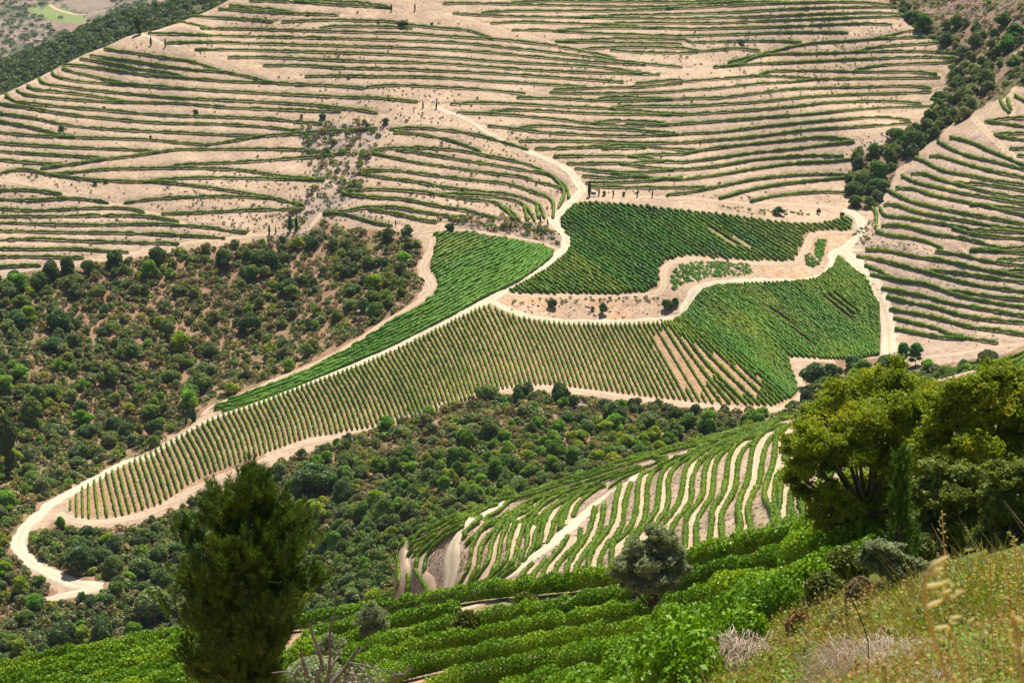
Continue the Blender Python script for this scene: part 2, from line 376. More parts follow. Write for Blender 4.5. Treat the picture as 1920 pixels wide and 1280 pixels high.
# ---------------------------------------------------------------- traced vine rows
FAR_ROWS = dict(
top='''A 1640,0 1905,10 B 150,20 280,40|A 1390,2 1640,10 1905,28 B 150,36 285,44|A 1280,30 1450,45 1640,66|A 1220,48 1450,65 1700,76 1890,84|A 1050,93 1240,100 1400,108 1525,122
A 1570,122 1700,115 1905,110 B 100,115 250,118 400,140 560,158 700,168 770,188 845,215|A 1120,160 1350,160 1600,168 1905,177 B 200,182 400,188 640,205 850,218 1000,232 1210,255|A 1780,160 1840,150 1905,146 B 250,150 400,158
A 950,128 1020,125 1100,142 1170,155|A 825,187 1000,190 1200,200 1500,205 1905,215 B 300,225 640,238 900,262 1150,290 1400,318 1600,345 1905,375|A 930,240 1100,235 1500,245 1905,255 B 300,265 560,275 800,290 1100,318 1400,345 1700,362
A 1085,275 1400,280 1905,293 B 300,305 640,325 900,345 1200,360 1450,375 1680,410|A 1270,320 1500,320 1905,337 B 300,347 500,350 800,372 1100,392 1400,405 1780,415|A 1465,365 1700,365 1905,378 B 300,385 640,400 900,412 1200,432 1580,458
A 1700,425 1905,422 B 200,426 500,430 800,450 1100,468 1370,482|B 135,485 300,475 500,482 800,500 1030,525|B 1210,262 1300,275 1420,300 1530,325''',
nose='''A 580,272 750,295 950,325 1080,345 1250,400 1400,430 1520,460 1700,470 1905,480 B 135,492|A 500,310 700,335 950,372 1100,390 1290,405|A 445,328 600,350 750,380 900,400 1050,432
A 350,370 390,362 600,385 800,415 1050,435 1300,455 1520,460|A 345,382 420,405 560,435 700,465 760,468|A 290,400 310,425 450,455 700,470 1000,490 1300,510 1905,540 B 200,545 430,568|A 218,430 250,465 450,495 700,520 1000,545 1300,560 1500,570 1750,585 1905,602 B 100,612 200,630
A 150,478 200,500 400,520 560,540 690,562|A 88,500 160,530 400,555 650,568 1000,575 1300,600 1905,622|A 28,530 100,565 300,590 600,615 900,640 1200,650 1500,662 1800,692|A -60,560 0,578 150,600 400,640 650,665 900,685 1200,690 1450,705 1680,728
A -60,615 0,632 200,660 400,700 700,725 1000,738 1300,752 1480,755|A -60,660 0,678 150,705 300,740 420,762|A -60,730 0,738 200,755 420,765 600,770 850,780 1000,795 1140,805|A -60,790 0,797 200,810 500,825 700,832 890,845
A -60,835 0,843 250,860 500,875 600,885|A -60,880 0,890 200,908 350,915''',
leftlow='''A 225,938 400,915 600,885 750,868 900,845 1000,833 1200,830 1500,830 1700,835 1850,848|A 1140,808 1300,785 1400,768 1500,755 1700,742 1905,728 B 205,715|A 0,962 100,945 180,950 300,975 500,1000 700,1010 900,1015 1050,1030 1200,1050 1400,1080 1550,1110 1700,1145
A 280,968 400,960 600,942 800,938 1000,935 1200,940 1350,948 1500,970 1600,985 1810,1000|A 960,925 1100,912 1300,905 1600,885 1800,870 1905,855 B 55,855|A 800,1008 1000,993 1200,990 1500,995 1810,1005|A 690,1130 850,1110 1050,1098 1300,1095 1500,1105|A 900,1190 1100,1185 1400,1170 1700,1163''',
farleft='''A -60,1060 0,1060 150,1058 250,1068 350,1082|A -60,1110 0,1110 200,1115 350,1105 480,1110 610,1130|A -60,1160 0,1162 200,1172 500,1160 700,1160 810,1180|A -60,1205 0,1205 300,1205 600,1200 820,1205 1000,1235|A -60,1240 0,1240 300,1250 600,1252 900,1248 1200,1270 D 1240,0 1380,15
D -60,5 150,10 400,15 700,18 1000,30 1260,45|D -60,58 200,52 400,60 700,70 1000,78|D -60,105 200,108 400,105 600,118 720,125|D -60,150 200,150 470,155|D -60,205 230,198''',
knoll='''B 265,720 400,712 560,722 700,740 850,775 950,805 1045,835|B 290,735 450,750 600,780 720,820 780,845|B 160,848 220,830 400,822 550,828 700,845 850,875 950,895 1050,920 1150,965 1220,1010 1260,1050 1270,1105|B 300,835 400,845 600,880 800,910 1000,945 1150,970 1200,1005 1245,1070 1210,1160
B 160,850 300,880 450,910 600,930 800,960 1000,985 1100,1015 1170,1030 1240,1055|B 120,950 300,950 500,975 700,1000 900,1020 1000,1045 1100,1080 1170,1110 1185,1160 1180,1215|B 85,965 250,990 400,1010 600,1045 800,1070 950,1085 1070,1125 1110,1150 1135,1215|B 1090,1135 1100,1215
B 0,1070 150,1055 300,1058 450,1070 550,1085 700,1110 850,1125 950,1180 1000,1230|B 550,1078 700,1085 850,1095 1000,1130 1060,1190 1080,1230|B 1020,1150 1040,1225|B 0,1080 200,1100 350,1110 500,1140 700,1175 800,1200 855,1215|B 880,1145 930,1180 965,1225
A 1800,1185 1905,1178 B 150,1155 300,1155 450,1180 600,1205 690,1222|B 150,1165 300,1190 450,1225 535,1238|A 1800,1192 B 0,1190 100,1215 200,1245 290,1255''',
righttop='''B 940,15 1100,6 1500,8 1905,10 C 200,8 350,0|B 565,20 700,18 900,22 1200,30 1500,35 1750,38 1905,47 C 200,35 500,20 700,15 900,12 1100,22 1190,40|B 1780,40 1905,28 C 300,12 600,10|B 780,72 900,63 1200,60 1500,60 1750,52 1880,46|C 0,78 300,68 600,50 900,42 1200,42
B 620,75 800,85 1100,95 1300,98 1600,102 1905,105 C 200,98 450,92 700,80 900,75 1100,72 1250,85|B 1300,98 1500,88 1700,82 1905,78|B 830,130 1000,122 1200,128 1400,135 1600,145 1905,162 C 200,158 500,150 800,138 1000,132 1170,138|B 1440,138 1600,128 1905,130 C 200,128 500,115 700,108 1000,98 1280,92
B 950,170 1100,168 1300,180 1500,190 1905,200 C 200,195 500,183 700,180 925,182|B 1180,175 1350,160 1500,155 1800,158|B 1190,230 1400,222 1550,215 1905,222 C 50,235 300,230 500,228 665,235|B 1200,232 1500,238 1905,245|B 1340,272 1600,262 1905,270 C 100,285 200,278 300,270 435,285|B 1500,280 1700,292 1905,295 C 90,290''',
rightmid='''C 250,350 450,300 620,258 750,238 900,230 1060,218 1150,200 1250,175 1400,162|C 1060,218 1300,208 1480,208|C 170,375 300,360 450,308 700,298 950,290 1050,265 1250,250 1400,240 1530,222|C 950,290 1200,285 1400,290 1570,298|C 170,375 400,358 600,350 850,335 1050,328 1250,320 1400,318 1530,325
C 960,390 1100,365 1300,355 1450,350 1530,335|B 1640,465 1800,450 1905,447 C 0,455 200,440 400,425 480,400 600,395 800,395 1000,400 1200,400 1350,405 1420,415|B 1160,515 1300,520 1500,520 1750,515 1905,507 C 0,505 200,492 400,470 600,458 750,442 1000,438 1250,435 1440,432|C 400,425 600,430 720,440
B 1180,500 1400,490 1680,484 1905,462|B 975,545 1200,548 1400,560 1600,562 1905,552 C 0,550 200,545 400,522 600,500 800,490 1000,485 1250,480 1390,490|B 1430,552 1550,540 1700,545 1850,552|B 605,580 750,572 950,578 1200,592 1500,605 1700,622 1905,638 C 0,637 300,620 600,595 800,575 1000,565 1150,565 1330,578
B 1500,602 1620,592 1905,592 C 0,592 200,582 400,570 600,550 800,535 1000,525 1200,520 1390,512|B 820,625 950,612 1200,622 1400,632 1700,638 1850,640|B 640,627 800,632 1000,645 1200,665 1400,688 1700,700 1905,690 C 0,688 200,675 500,650 750,632 1000,610 1200,598 1390,595|B 1400,685 1500,672 1700,678 1820,690
B 990,710 1150,700 1400,718 1600,722 1750,735 1880,746|B 815,700 950,715 1100,735 1300,748 1600,758 1905,748 C 0,745 200,735 450,705 700,680 900,665 1080,655 1200,662 1270,675|B 990,785 1200,785 1500,790 1700,797 1905,795 C 0,795 200,780 450,755 700,722 900,712 1100,700 1280,685''',
rightlow='''B 1075,830 1250,825 1450,815 1600,808 1750,820 1905,835 C 80,838|B 1450,828 1700,822|B 1180,872 1400,868 1600,870 1700,862 1905,858 C 0,860 150,830 400,800 600,780 750,765 850,768 960,788|B 1600,872 1700,880 1800,898|B 1255,912 1450,910 1600,908 1750,900 1905,905 C 0,905 200,880 400,850 600,830 800,805 960,790
B 1300,935 1450,955 1600,960 1750,955 1905,942 C 0,945 200,925 400,890 600,872 750,865 900,870|B 1550,912 1700,930 1850,943|B 1340,980 1500,990 1650,985 1750,995 1905,1000 C 0,1000 200,975 400,940 600,912 800,900 960,885|B 1500,965 1650,980 1740,993|B 1360,1020 1500,1018 1700,1008 1905,988
B 1390,1040 1500,1042 1700,1045 1905,1045 C 0,1045 130,1045|B 1810,1088 1905,1075 C 0,1078 200,1040 400,1000 600,978 800,970 950,975|C 200,1108 350,1065 500,1035 700,1010 850,995 955,985|C 375,1125 500,1095 650,1078 800,1070 925,1078''',
eastup='''C 1770,550 1790,590 1825,628|C 1810,545 1835,610|C 1850,530 1905,560 1980,590|C 1685,680 1800,660 1905,658 2000,655|C 1700,680 1800,690 1905,705 2000,715|C 1735,748 1905,742 2000,745|C 1745,755 1820,770 1905,780 2000,790|C 1820,830 1905,828 2000,826|C 1865,868 1905,870 2000,875|C 1840,310 1905,335 1990,360|C 1870,290 1905,295 2000,305''',
east='''C 1490,765 1600,790 1700,835 1800,875 1905,920 2000,950|C 1420,785 1500,830 1600,870 1750,905 1905,945 2000,965|C 1375,872 1450,875 1600,920 1750,960 1905,990 2000,1010|C 1295,880 1350,900 1450,950 1600,980 1750,1010 1905,1030 2000,1045|C 1275,970 1350,970 1450,1005 1600,1045 1750,1080 1905,1100 2000,1110
C 1530,1020 1700,1030 1905,1062 2000,1075|C 1220,980 1300,1015 1400,1040 1550,1075 1700,1100 1905,1135 2000,1155|C 1190,1048 1300,1055 1400,1090 1550,1120 1700,1150 1905,1200 2000,1220|C 1600,1140 1750,1150 1905,1165 2000,1175|C 1145,1060 1200,1090 1300,1130 1450,1165 1600,1195 1800,1230 1905,1250 2000,1265
C 1120,1140 1200,1145 1300,1180 1450,1210 1600,1235 1750,1262 1905,1280 2000,1295|C 1100,1155 1130,1200 1250,1215 1400,1240 1550,1265 F 1640,0 1905,15 2000,25|C 1110,1255 1250,1262 F 1400,25 1550,45 1700,80 1790,105|C 1055,1155 1080,1190 1078,1270|F 1075,5 1150,30 1300,50 1400,80 1455,108|F 1500,-10 1650,30 1905,50 2000,62|F 1600,112 1750,110 1905,98 2000,90''',
eastlow='''F 1600,115 1750,120 1905,130 2000,138|F 1410,120 1550,140 1700,175 1905,200 2000,210|F 1750,168 1905,162 2000,160|F 1020,112 1150,120 1300,150 1450,170 1600,205 1750,235 1905,262 2000,278|F 1750,232 1905,230 2000,232|F 970,148 1100,170 1300,220 1450,260 1600,300 1750,325 1905,345 2000,355|F 1350,225 1500,235 1700,265 1905,292 2000,305
F 1015,198 1100,230 1200,280 1350,300 1450,335 1550,370 1700,400 1905,432 2000,445|F 1045,250 1150,270 1250,290|F 1480,335 1600,350 1750,375 1905,390 2000,400|F 1105,325 1200,340 1350,370 1500,410 1700,445 1905,480 2000,495|F 1135,372 1250,400 1400,430 1550,475 1700,500 1905,520 2000,530|F 1150,440 1300,465 1450,500 1600,540 1750,560 1905,585 2000,600
F 1175,490 1300,520 1420,550 1500,585 1600,605 1760,630|F 1185,550 1300,575 1450,600 1580,608''')
WHERE = dict(top='on the upper terraces left of the summit track', nose='on the rounded hill nose at upper left', leftlow='on the bare slope below the hill nose',
 farleft='on the low left edge terraces above the scrub', knoll='curving round the knoll left of the pale road', righttop='on the highest terraces of the big slope',
 rightmid='on the big slope middle right of the pale road', rightlow='on the lowest terraces above the dark green upper field', eastup='on the small terraces beside the upper right gully',
 east='on the right hand slope above the road fork', eastlow='on the right hand slope below the road fork')
MID_ROWS = '''J 155,1210 210,1100 245,1000 245,850 230,740 220,660 270,600 400,540 500,460 650,390 800,330 950,270 1100,225 1300,172|J 375,575 450,510 600,450 700,395 850,330 1000,290 1200,235|J 340,640 450,570 600,490 700,430 850,360 1000,310 1100,262|J 320,710 400,650 500,590 600,530 700,460 850,380 960,330
J 370,730 420,690 470,650|J 410,860 420,760 480,680 560,600 650,540 760,480 880,400|J 490,860 500,740 560,650 680,560 800,480 870,430|J 330,880 340,980 320,1100 300,1170|J 395,870 450,960 500,1050 515,1150
J 875,545 880,500 950,440 1050,370 1200,300 M 300,900 533,838 750,760 1000,690 1250,610 1500,530 1750,450 L 0,410 250,350 500,290 750,220 1000,155 1250,80|J 890,620 900,590 1000,520 1100,440 1250,370 1400,280 M 533,880 700,830 900,765 1100,705 1300,640 1550,575 1625,585
M 250,885 400,850 600,770 750,715 950,660 1200,575 1450,500 1700,430 L 0,385 200,340 400,285 600,230 800,180 1000,130 1200,85 1350,40|M 350,870 500,815 750,735 1000,672 1250,590 1500,515 1750,438 L 0,398 250,335 500,275 750,205 1000,142 1280,65|M 1300,690 1500,610 1700,550 1880,480 L 200,380 400,325 600,275 800,215 1000,170 1200,110
J 800,1060 850,960 910,870 935,750 950,650 1000,540 1100,430 1250,340 1400,260 M 560,885 700,850 900,790|J 895,1030 960,900 1000,830 1020,700 1050,600 1120,510 1250,400 1400,300 1536,230|J 960,960 1060,860 1110,770 1130,650 1170,540 1230,440 1350,350 1536,255|J 940,1050 1080,950 1160,860 1195,750 1215,650 1240,520 1320,400 1450,310 1536,270
J 960,1060 1100,960 1230,830 1290,730 1305,600 1340,480 1400,390 1536,290 K 400,180 500,120 600,70|J 1070,1020 1200,920 1320,820 1365,720 1390,600 1430,480 1536,350 K 400,250 520,170 650,105 800,50|J 1090,1030 1250,920 1380,830 1440,700 1480,590 K 250,480 307,400 400,310 500,230 650,150 800,75 950,20|K 215,780 270,700 310,600 340,480 420,360 520,260 640,180 780,100 900,50
K 340,660 385,560 405,430 460,320 560,220 700,140 850,70|K 440,600 480,520 500,420 560,300 650,210 800,120 950,60|K 550,470 600,360 640,270 720,180 850,105 1000,40|M 930,1050 980,930 1050,870 1150,800 1260,740|M 1280,770 1400,700 1550,625 1630,590|M 800,1180 850,1060 900,940 1000,840 1100,760 1250,690 1450,610 1600,575
K 160,990 220,900 310,795|K 280,980 330,870 430,745|K 380,980 420,850 460,790 570,670 640,535|K 490,980 520,850 570,760 680,640 750,560 755,480|K 610,930 640,830 700,720 800,590 850,480 880,380 900,275|K 700,930 730,800 800,700 880,600 930,500 960,400 985,250
K 830,920 840,780 880,680 980,550 1050,450 1085,330 1100,200 1140,50|K 930,900 950,750 1000,640 1100,540 1160,420 1180,250 1210,120 1245,20|K 1060,880 1060,700 1080,620 1180,530 1270,400 1300,250 1310,100 L 90,560 130,520 200,480 300,430 450,370 600,300 800,240 1000,180
K 1160,770 1190,650 1250,540 1350,420 1380,330 1395,200 L 150,600 190,520 280,470 400,410 520,350 700,290 900,210 1100,150|L 40,1130 60,1050 180,900 230,800 245,650 265,540 320,460 420,400 550,350 800,280 1000,200|L 170,1000 240,900 310,800 325,700 320,600 340,520 400,450 500,390 650,325
L 270,960 340,870 400,790 430,700 445,600 470,480 540,400 640,330 800,260 1000,190 1180,120|L 340,1070 350,980 400,880 480,790 515,700 515,600 540,500 600,410 700,340 850,280 1000,220|L 465,1140 465,1000 480,880 560,780 610,690 615,580 640,460 690,370 760,320 900,240 1100,160|L 560,1140 550,1000 560,900 620,800 680,700 695,580 705,470 740,370 830,300
L 660,1110 680,950 690,820 770,700 800,580 815,450 850,340 930,250 1020,210 1150,150|L 790,1090 760,980 770,830 840,720 880,620 890,500 910,380 960,300 1030,260|L 890,1060 920,960 900,850 920,730 970,620 995,500 1010,370 1050,260 1130,180 1250,110|L 1030,1050 1000,930 980,820 1010,700 1070,600 1090,480 1110,350 1150,250 1230,180 1310,120
L 960,1100 1100,1030 1180,950 1190,870 1130,760 1115,680 1150,570 1190,450 1205,330 1220,220 1300,140|L 1240,500 1210,600 1200,700 1215,800 1235,820 1245,760 1250,660 1280,560 1300,500|L 1290,950 1325,850 1335,720 1350,600 1360,530|L 1280,400 1285,300 1300,220|L 1120,1060 1250,1000 1400,900 1440,870|L 1300,990 1430,900
F 1600,750 1700,715 1905,662 2000,640|F 1610,765 1750,722 1905,678 2000,655|F 1625,780 1800,725 1905,696 2000,670|F 1690,800 1850,738 1905,712 2000,690|F 1760,812 1905,740 2000,705|F 1850,815 1905,762 2000,715|X 1900,700 1960,660|X 1915,720 1970,670'''
NEAR_ROWS = '''X -60,1268 0,1252 100,1230 200,1215 345,1188 450,1176 560,1166 640,1155 730,1139 900,1111 1080,1092 1180,1074 1280,1053 1420,1018 1520,992 1620,972|X 560,1200 640,1178 700,1168 780,1158 860,1142|X 540,1232 600,1212 660,1198 700,1190
X 640,1232 700,1215 760,1195 830,1178 900,1165 980,1150 1050,1140 1160,1118 1280,1092 1400,1058 1500,1038 1600,1016 1640,1000|X 620,1262 700,1240 800,1211 900,1191 1050,1166 1160,1148 1280,1132 1380,1110 1490,1084 1560,1060 1640,1036|X 680,1288 740,1260 820,1240 900,1228 1050,1203 1160,1186 1280,1172 1380,1150 1440,1134 1500,1112 1560,1086|X 780,1300 900,1268 1050,1243 1160,1228 1250,1214 1340,1194 1420,1164 1490,1134
X 930,1310 1050,1285 1160,1270 1260,1250 1350,1222 1420,1192|X 980,1340 1100,1312 1250,1284 1310,1264 1370,1238|X 1050,1350 1180,1330 1290,1306
X -60,1285 0,1268 120,1242 240,1222 345,1204 450,1190 540,1182|X -60,1303 0,1285 120,1258 240,1236 345,1218 450,1205 530,1198|X -60,1320 0,1302 120,1274 240,1250 345,1232 450,1218 530,1212|X -60,1338 0,1320 120,1290 240,1264 345,1246 450,1232 530,1226|X 0,1340 120,1306 240,1280 345,1260 450,1246 540,1240|X 60,1340 240,1296 345,1274 450,1260 540,1254|X 200,1325 345,1290 450,1275 580,1258'''

def parse_rows(txt, key): 
    r = [pts(s) for s in re.split(r'[|\n]', txt) if s.strip()]; r.sort(key=key); return r
FAR_LINES = {blk: [world_line(p, 'F', .8, .7) for p in parse_rows(txt, lambda p: p[:,1].mean())] for blk, txt in FAR_ROWS.items()}
MID_LINES = [world_line(p, 'M', .45, .45) for p in parse_rows(MID_ROWS, lambda p: p[:,0].mean())]
base_ = smooth(pts('L 1000,1085 1030,1000 985,830 1010,700 1075,590 1095,480 1115,350 1155,250 1235,180 1315,120'), 25)
for k in range(2, 14): MID_LINES.append(world_line(base_+np.array([24.*k+(k % 2)*6, -5.5*k]), 'M', .5, .45))
# wheel tracks between the pairs of vine rows on the middle hill
MPATH = ['J 230,1210 280,1050 300,900 285,780 260,680 310,610 340,590', 'J 560,1160 520,1000 440,850 470,740 540,640 640,550 740,480',
 'J 860,1050 930,920 970,780 1000,660 1060,540 1110,470', 'J 920,1070 1060,930 1150,800 1180,660 1220,520 1270,420', 'J 1000,1080 1180,920 1290,790 1330,680 1345,580 1380,440 1440,340 1500,280',
 'J 1380,830 1450,740 1500,620 1536,520 K 270,420 340,350 400,290 480,220 580,160', 'K 400,610 440,500 470,400 520,310 600,220', 'K 630,430 660,320 720,230 800,150 860,90',
 'K 200,1000 270,900 360,800', 'K 430,980 480,850 560,760 650,640 700,560', 'K 655,930 700,790 780,680 860,580 900,480 930,330', 'K 870,920 880,790 930,670 1030,550 1110,430 1130,300 1180,120 1220,40',
 'K 1100,880 1110,700 1150,600 1230,500 1310,400 1340,250 1360,50 L 140,540 190,490', 'K 1330,600 1400,480 1500,350 L 230,850 280,720 270,600 310,490 360,440 430,390',
 'L 300,990 330,930 420,830 470,720 470,600 500,480 560,410 650,340', 'L 510,1170 510,900 560,820 640,700 660,560 680,430 750,340', 'L 710,1130 730,1050 710,900 730,790 800,690 840,560 860,420 910,310 990,230',
 'L 920,1080 970,980 940,800 990,680 1040,540 1060,380 1100,250 1170,180', 'L 1150,1020 1250,930 1280,830 1300,650 1350,530', 'L 1240,860 1180,780 1150,700 1190,570 1250,470 1240,350 1260,230 1310,160', 'L 1330,980 1430,890']

MROADS = ['J 685,1180 730,1000 760,850 755,700 790,580 880,470 1000,370 1150,280 1300,195', 'K -20,985 150,870 300,750 420,665 550,560 700,420 850,270 1000,150 1150,60 1270,0 L 70,500 120,470', 'L 230,470 330,400 430,360 550,312']
fd, fs = splat([P for L in FAR_LINES.values() for P in L], 8, 5)
near_f = fd < 7; prof = np.where(fs < 0, 0, np.where(fs < 2.0, -fs, np.clip(-2.0+(fs-2.0)*1.15, -2.0, 0)))*np.clip((7-fd)/2, 0, 1)
ZZ += np.where(near_f, .26*prof, 0)
md_, ms_ = splat([world_line(pts(s), 'M', .8) for s in MPATH], 6, 6)
mprof = np.where(abs(ms_) < 1.2, -ms_, -np.sign(ms_)*np.clip(1.2-(abs(ms_)-1.2)*1.0, 0, 1.2)); rd_, _ = splat([world_line(pts(s), 'M', .8) for s in MROADS], 10, 10); ZZ += np.where(md_ < 3, .34*mprof, 0)*np.clip((rd_-2.2)/1.5, 0, 1)
# ---------------------------------------------------------------- outlines of fields and scrub, traced on the hills they lie on
POLY = dict(
 upper='P 800,50 720,70 640,140 590,210 590,290 640,350 680,400 680,490 620,580 480,690 200,850 50,930 100,960 300,965 700,970 1150,975 1450,950 1540,920 1580,880 1590,740 1650,650 1750,605 1920,590 Q 300,612 600,635 800,640 1000,640 1120,630 1220,440 1240,380 1300,350 1450,345 1700,335 1710,260 1700,210 1600,195 1500,230 1350,258 1200,258 900,240 700,205 400,170 200,150 0,130 P 1500,95 1200,65 900,45',
 wedge='R 40,140 200,115 400,95 550,90 800,110 1100,165 1350,210 1600,250 1780,330 1790,380 1650,500 1450,650 1250,770 1100,830 900,930 600,1100 300,1260 S 1900,370 1500,540 1100,710 700,870 300,1000 100,1030 110,970 300,890 700,740 1000,620 1400,420 1700,230 1900,110 R 0,1080 200,930 260,850 280,770 240,660 180,580 190,480 220,350 250,250 265,190 200,150',
 striped='G 385,262 425,218 592,110 810,5 S 45,1120 605,900 1265,665 1910,410 T 500,365 900,155 1150,50 1450,170 1800,225 U 300,125 700,130 1100,125 1290,115 1500,70 1610,0 V 60,0 170,-80 Q 200,890 330,870 600,845 900,830 1180,838 1350,810 1450,760 1520,680 1530,600 1540,545 1600,560 1800,830 1920,1000 V 1830,50 1860,250 1865,450 1840,580 1700,600 1300,590 1000,580 930,620 900,680 950,770 1030,860 1045,950 1000,1030 830,1075 500,1075 185,1040 U 1700,930 1470,905 1200,875 850,830 530,790 300,768 25,755 T 1700,858 1450,872 1170,935 850,1045 520,1160 250,1245 S 1870,1160 1500,1200 1080,1268 G 1300,110 1060,190 868,293 723,338 575,362 462,360 400,325',
 scrub='X -200,470 0,530 60,508 130,505 250,483 330,474 400,462 480,455 560,440 600,415 640,425 720,432 760,440 790,450 800,470 782,505 790,560 770,600 700,632 640,662 567,690 500,715 400,765 350,800 300,830 250,862 150,905 90,945 40,990 25,1040 60,1085 110,1110 90,1125 120,1150 700,1400 -300,1500',
 gully='X 60,1000 110,975 140,988 250,990 400,926 560,852 760,782 880,742 980,732 1100,740 1300,768 1430,775 1500,770 1515,740 1500,700 1530,680 1670,670 1720,690 1860,665 1990,640 1990,1100 1500,1300 200,1300 90,1125 200,1110 110,1075 60,1030',
 gullyright='X 1660,0 1700,40 1740,70 1790,110 1770,170 1740,230 1650,280 1600,300 1590,340 1600,395 1640,392 1680,320 1750,260 1830,210 1900,165 1990,140 1990,-60 1700,-60',
 greybank='X 560,240 660,225 720,240 700,300 680,360 620,400 560,430 520,445 540,400 600,340 570,300',
 cut='X 935,560 1240,552 1270,520 1480,500 1500,478 1530,440 1600,440 1560,500 1500,525 1330,533 1290,590 1250,604 1060,604 960,585',
 cuttop='X 1100,372 1600,402 1590,412 1450,420 1280,396 1100,382',
 lowrock='X 820,410 900,400 1000,415 1050,440 1055,468 950,445 860,430',
)
POLY = {k: pts(v) for k, v in POLY.items()}
U_, V_ = proj(XX, YY, SG*YY)
warp = 5*vnoise(XX, YY, 9, 21)+3*vnoise(XX, YY, 3.5, 22)
Uw, Vw = U_+warp, V_+warp*.6
def zmask(name, hard=False): return inside(U_, V_, POLY[name]) if hard else inside(Uw, Vw, POLY[name])
tint = np.empty(XX.shape+(3,), np.float32)
def setc(mask, c): tint[mask] = c
zi = {k: i for i, k in enumerate(names)}
n1 = vnoise(XX, YY, 22, 31); n2 = vnoise(XX, YY, 7, 32); n3 = vnoise(XX, YY, 2.7, 33)
patch = n1*.5+n2*.35+n3*.3
F_ = (ZONE == zi['F']) | (ZONE == zi['G'])
setc(np.ones_like(F_), (.535, .40, .285))
pinkish = np.clip(patch+.1, 0, 1)[..., None]
tint[:] = tint*(1-pinkish*.25)+np.array((.50, .385, .31))*pinkish*.25
right = F_ & (U_ > 1590) & (V_ > 240)
setc(right, (.40, .315, .25)); 
def soil(mask, a, b, thr=0.0, w=.35):
    t = np.clip((patch-thr)/w+.5, 0, 1)[..., None]
    m = mask[..., None]; col = np.array(a)*(1-t)+np.array(b)*t
    np.copyto(tint, col.astype(np.float32), where=m)
soil(right, (.58, .43, .31), (.49, .375, .285))
soil(F_ & zmask('greybank'), (.52, .40, .31), (.36, .29, .245))
soil(F_ & zmask('lowrock'), (.50, .37, .28), (.35, .26, .20))
soil(F_ & (zmask('scrub') | zmask('gully')), (.38, .235, .155), (.24, .19, .10), .1)
soil(F_ & zmask('gullyright'), (.34, .23, .17), (.15, .135, .07), -.05)
soil(F_ & zmask('cut'), (.58, .42, .29), (.55, .33, .19), .25)
st = F_ & zmask('striped', True); soil(st, (.47, .31, .19), (.40, .265, .16))
soil(F_ & (zmask('upper', True) | zmask('wedge', True)), (.46, .34, .20), (.30, .25, .12))
M_ = ZONE == zi['M']; soil(M_, (.50, .37, .285), (.38, .30, .20), .1)
N_ = ZONE == zi['N']; soil(N_, (.42, .28, .19), (.26, .23, .10), .0)
nearscrub = N_ & ((U_-1290)*.62+(V_-1270)*1.0 > 0) & (U_ > 1250); soil(nearscrub, (.26, .20, .08), (.13, .15, .035), -.15)
soil(ZONE == zi['B'], (.17, .155, .075), (.07, .095, .035), -.2)
V2 = ZONE == zi['V']; soil(V2, (.36, .25, .20), (.12, .13, .075), -.1)
soil(V2 & inside(Uw, Vw, pts('X 50,20 100,8 150,30 172,38 165,44 120,48 95,40')), (.22, .30, .08), (.26, .30, .12))
soil(V2 & inside(Uw, Vw, pts('X 115,3 200,-10 210,12 170,28 130,16')), (.34, .25, .21), (.28, .23, .16))
soil(V2 & inside(Uw, Vw, pts('X 90,42 165,45 150,62 100,60')), (.33, .22, .18), (.28, .20, .15))
# terraces: pale flat benches under the rows, rough darker cut banks above them
bench_m = ((fs > -.6) & (fs < 2.1) & (fd < 4))[..., None]; bank_m = ((fs >= 2.1) & (fs < 4.8) & (fd < 6))[..., None]
zf = (ZONE == zi['F'])[..., None]
tint = np.where(zf & bench_m, tint*(1.10, 1.08, 1.05), tint); rough_ = (1-.20*np.clip(n3*1.6+n2*.5+.35, 0, 1))[..., None]; tint = np.where(zf & bank_m, tint*rough_*(.95, .955, .98), tint)
tint = np.where(zf, tint*(1+.10*np.clip(n1+n2, -1, 1)[..., None]), tint).astype(np.float32)
nA, nL = len(GA), len(GY)
GV = np.stack([XX, YY, ZZ], 2).reshape(-1, 3)
ii = np.arange(nA-1)[:,None]*nL; jj = np.arange(nL-1)[None]
GF = np.stack([ii+jj, ii+nL+jj, ii+nL+jj+1, ii+jj+1], 2).reshape(-1, 4)
g = mesh_obj('ground', GV, GF, M_GROUND, col=tint.reshape(-1, 3)); tag(g, kind='structure')
# ground round and behind the viewpoint and out to the sides, so the sheet does not stop at the picture
def apron():
    v = []; th = np.linspace(0, 2*math.pi, 97)
    far = 7000
    left = XX[0], YY[0], ZZ[0]; V1 = []; F1 = []
    for side in (0, -1):
        e = np.stack([XX[side], YY[side], ZZ[side]], 1)[::6]; sgn = -1 if side == 0 else 1
        o = e.copy(); o[:,0] += sgn*(e[:,1]*.9+6); o[:,2] += 0
        n = len(e); b = len(V1) and sum(len(q) for q in V1)
        V1 += [e, o]; i = np.arange(n-1)
        F1.append(np.stack([b+i, b+i+1, b+n+i+1, b+n+i], 1) if side == 0 else np.stack([b+i, b+n+i, b+n+i+1, b+i+1], 1))
    e = np.array([(XX[i,0], YY[i,0], ZZ[i,0]) for i in range(0, nA, 20)]+[(XX[-1,0], YY[-1,0], ZZ[-1,0])]); o = e*np.array([12, -6, 1])
    b = sum(len(q) for q in V1); n = len(e); V1 += [e, o]; i = np.arange(n-1); F1.append(np.stack([b+i, b+n+i, b+n+i+1, b+i+1], 1))
    Vv = np.concatenate(V1); return mesh_obj('ground', Vv, np.concatenate(F1), M_GROUND, col=np.tile((.22, .18, .10), (len(Vv), 1)))
tag(apron(), kind='structure')

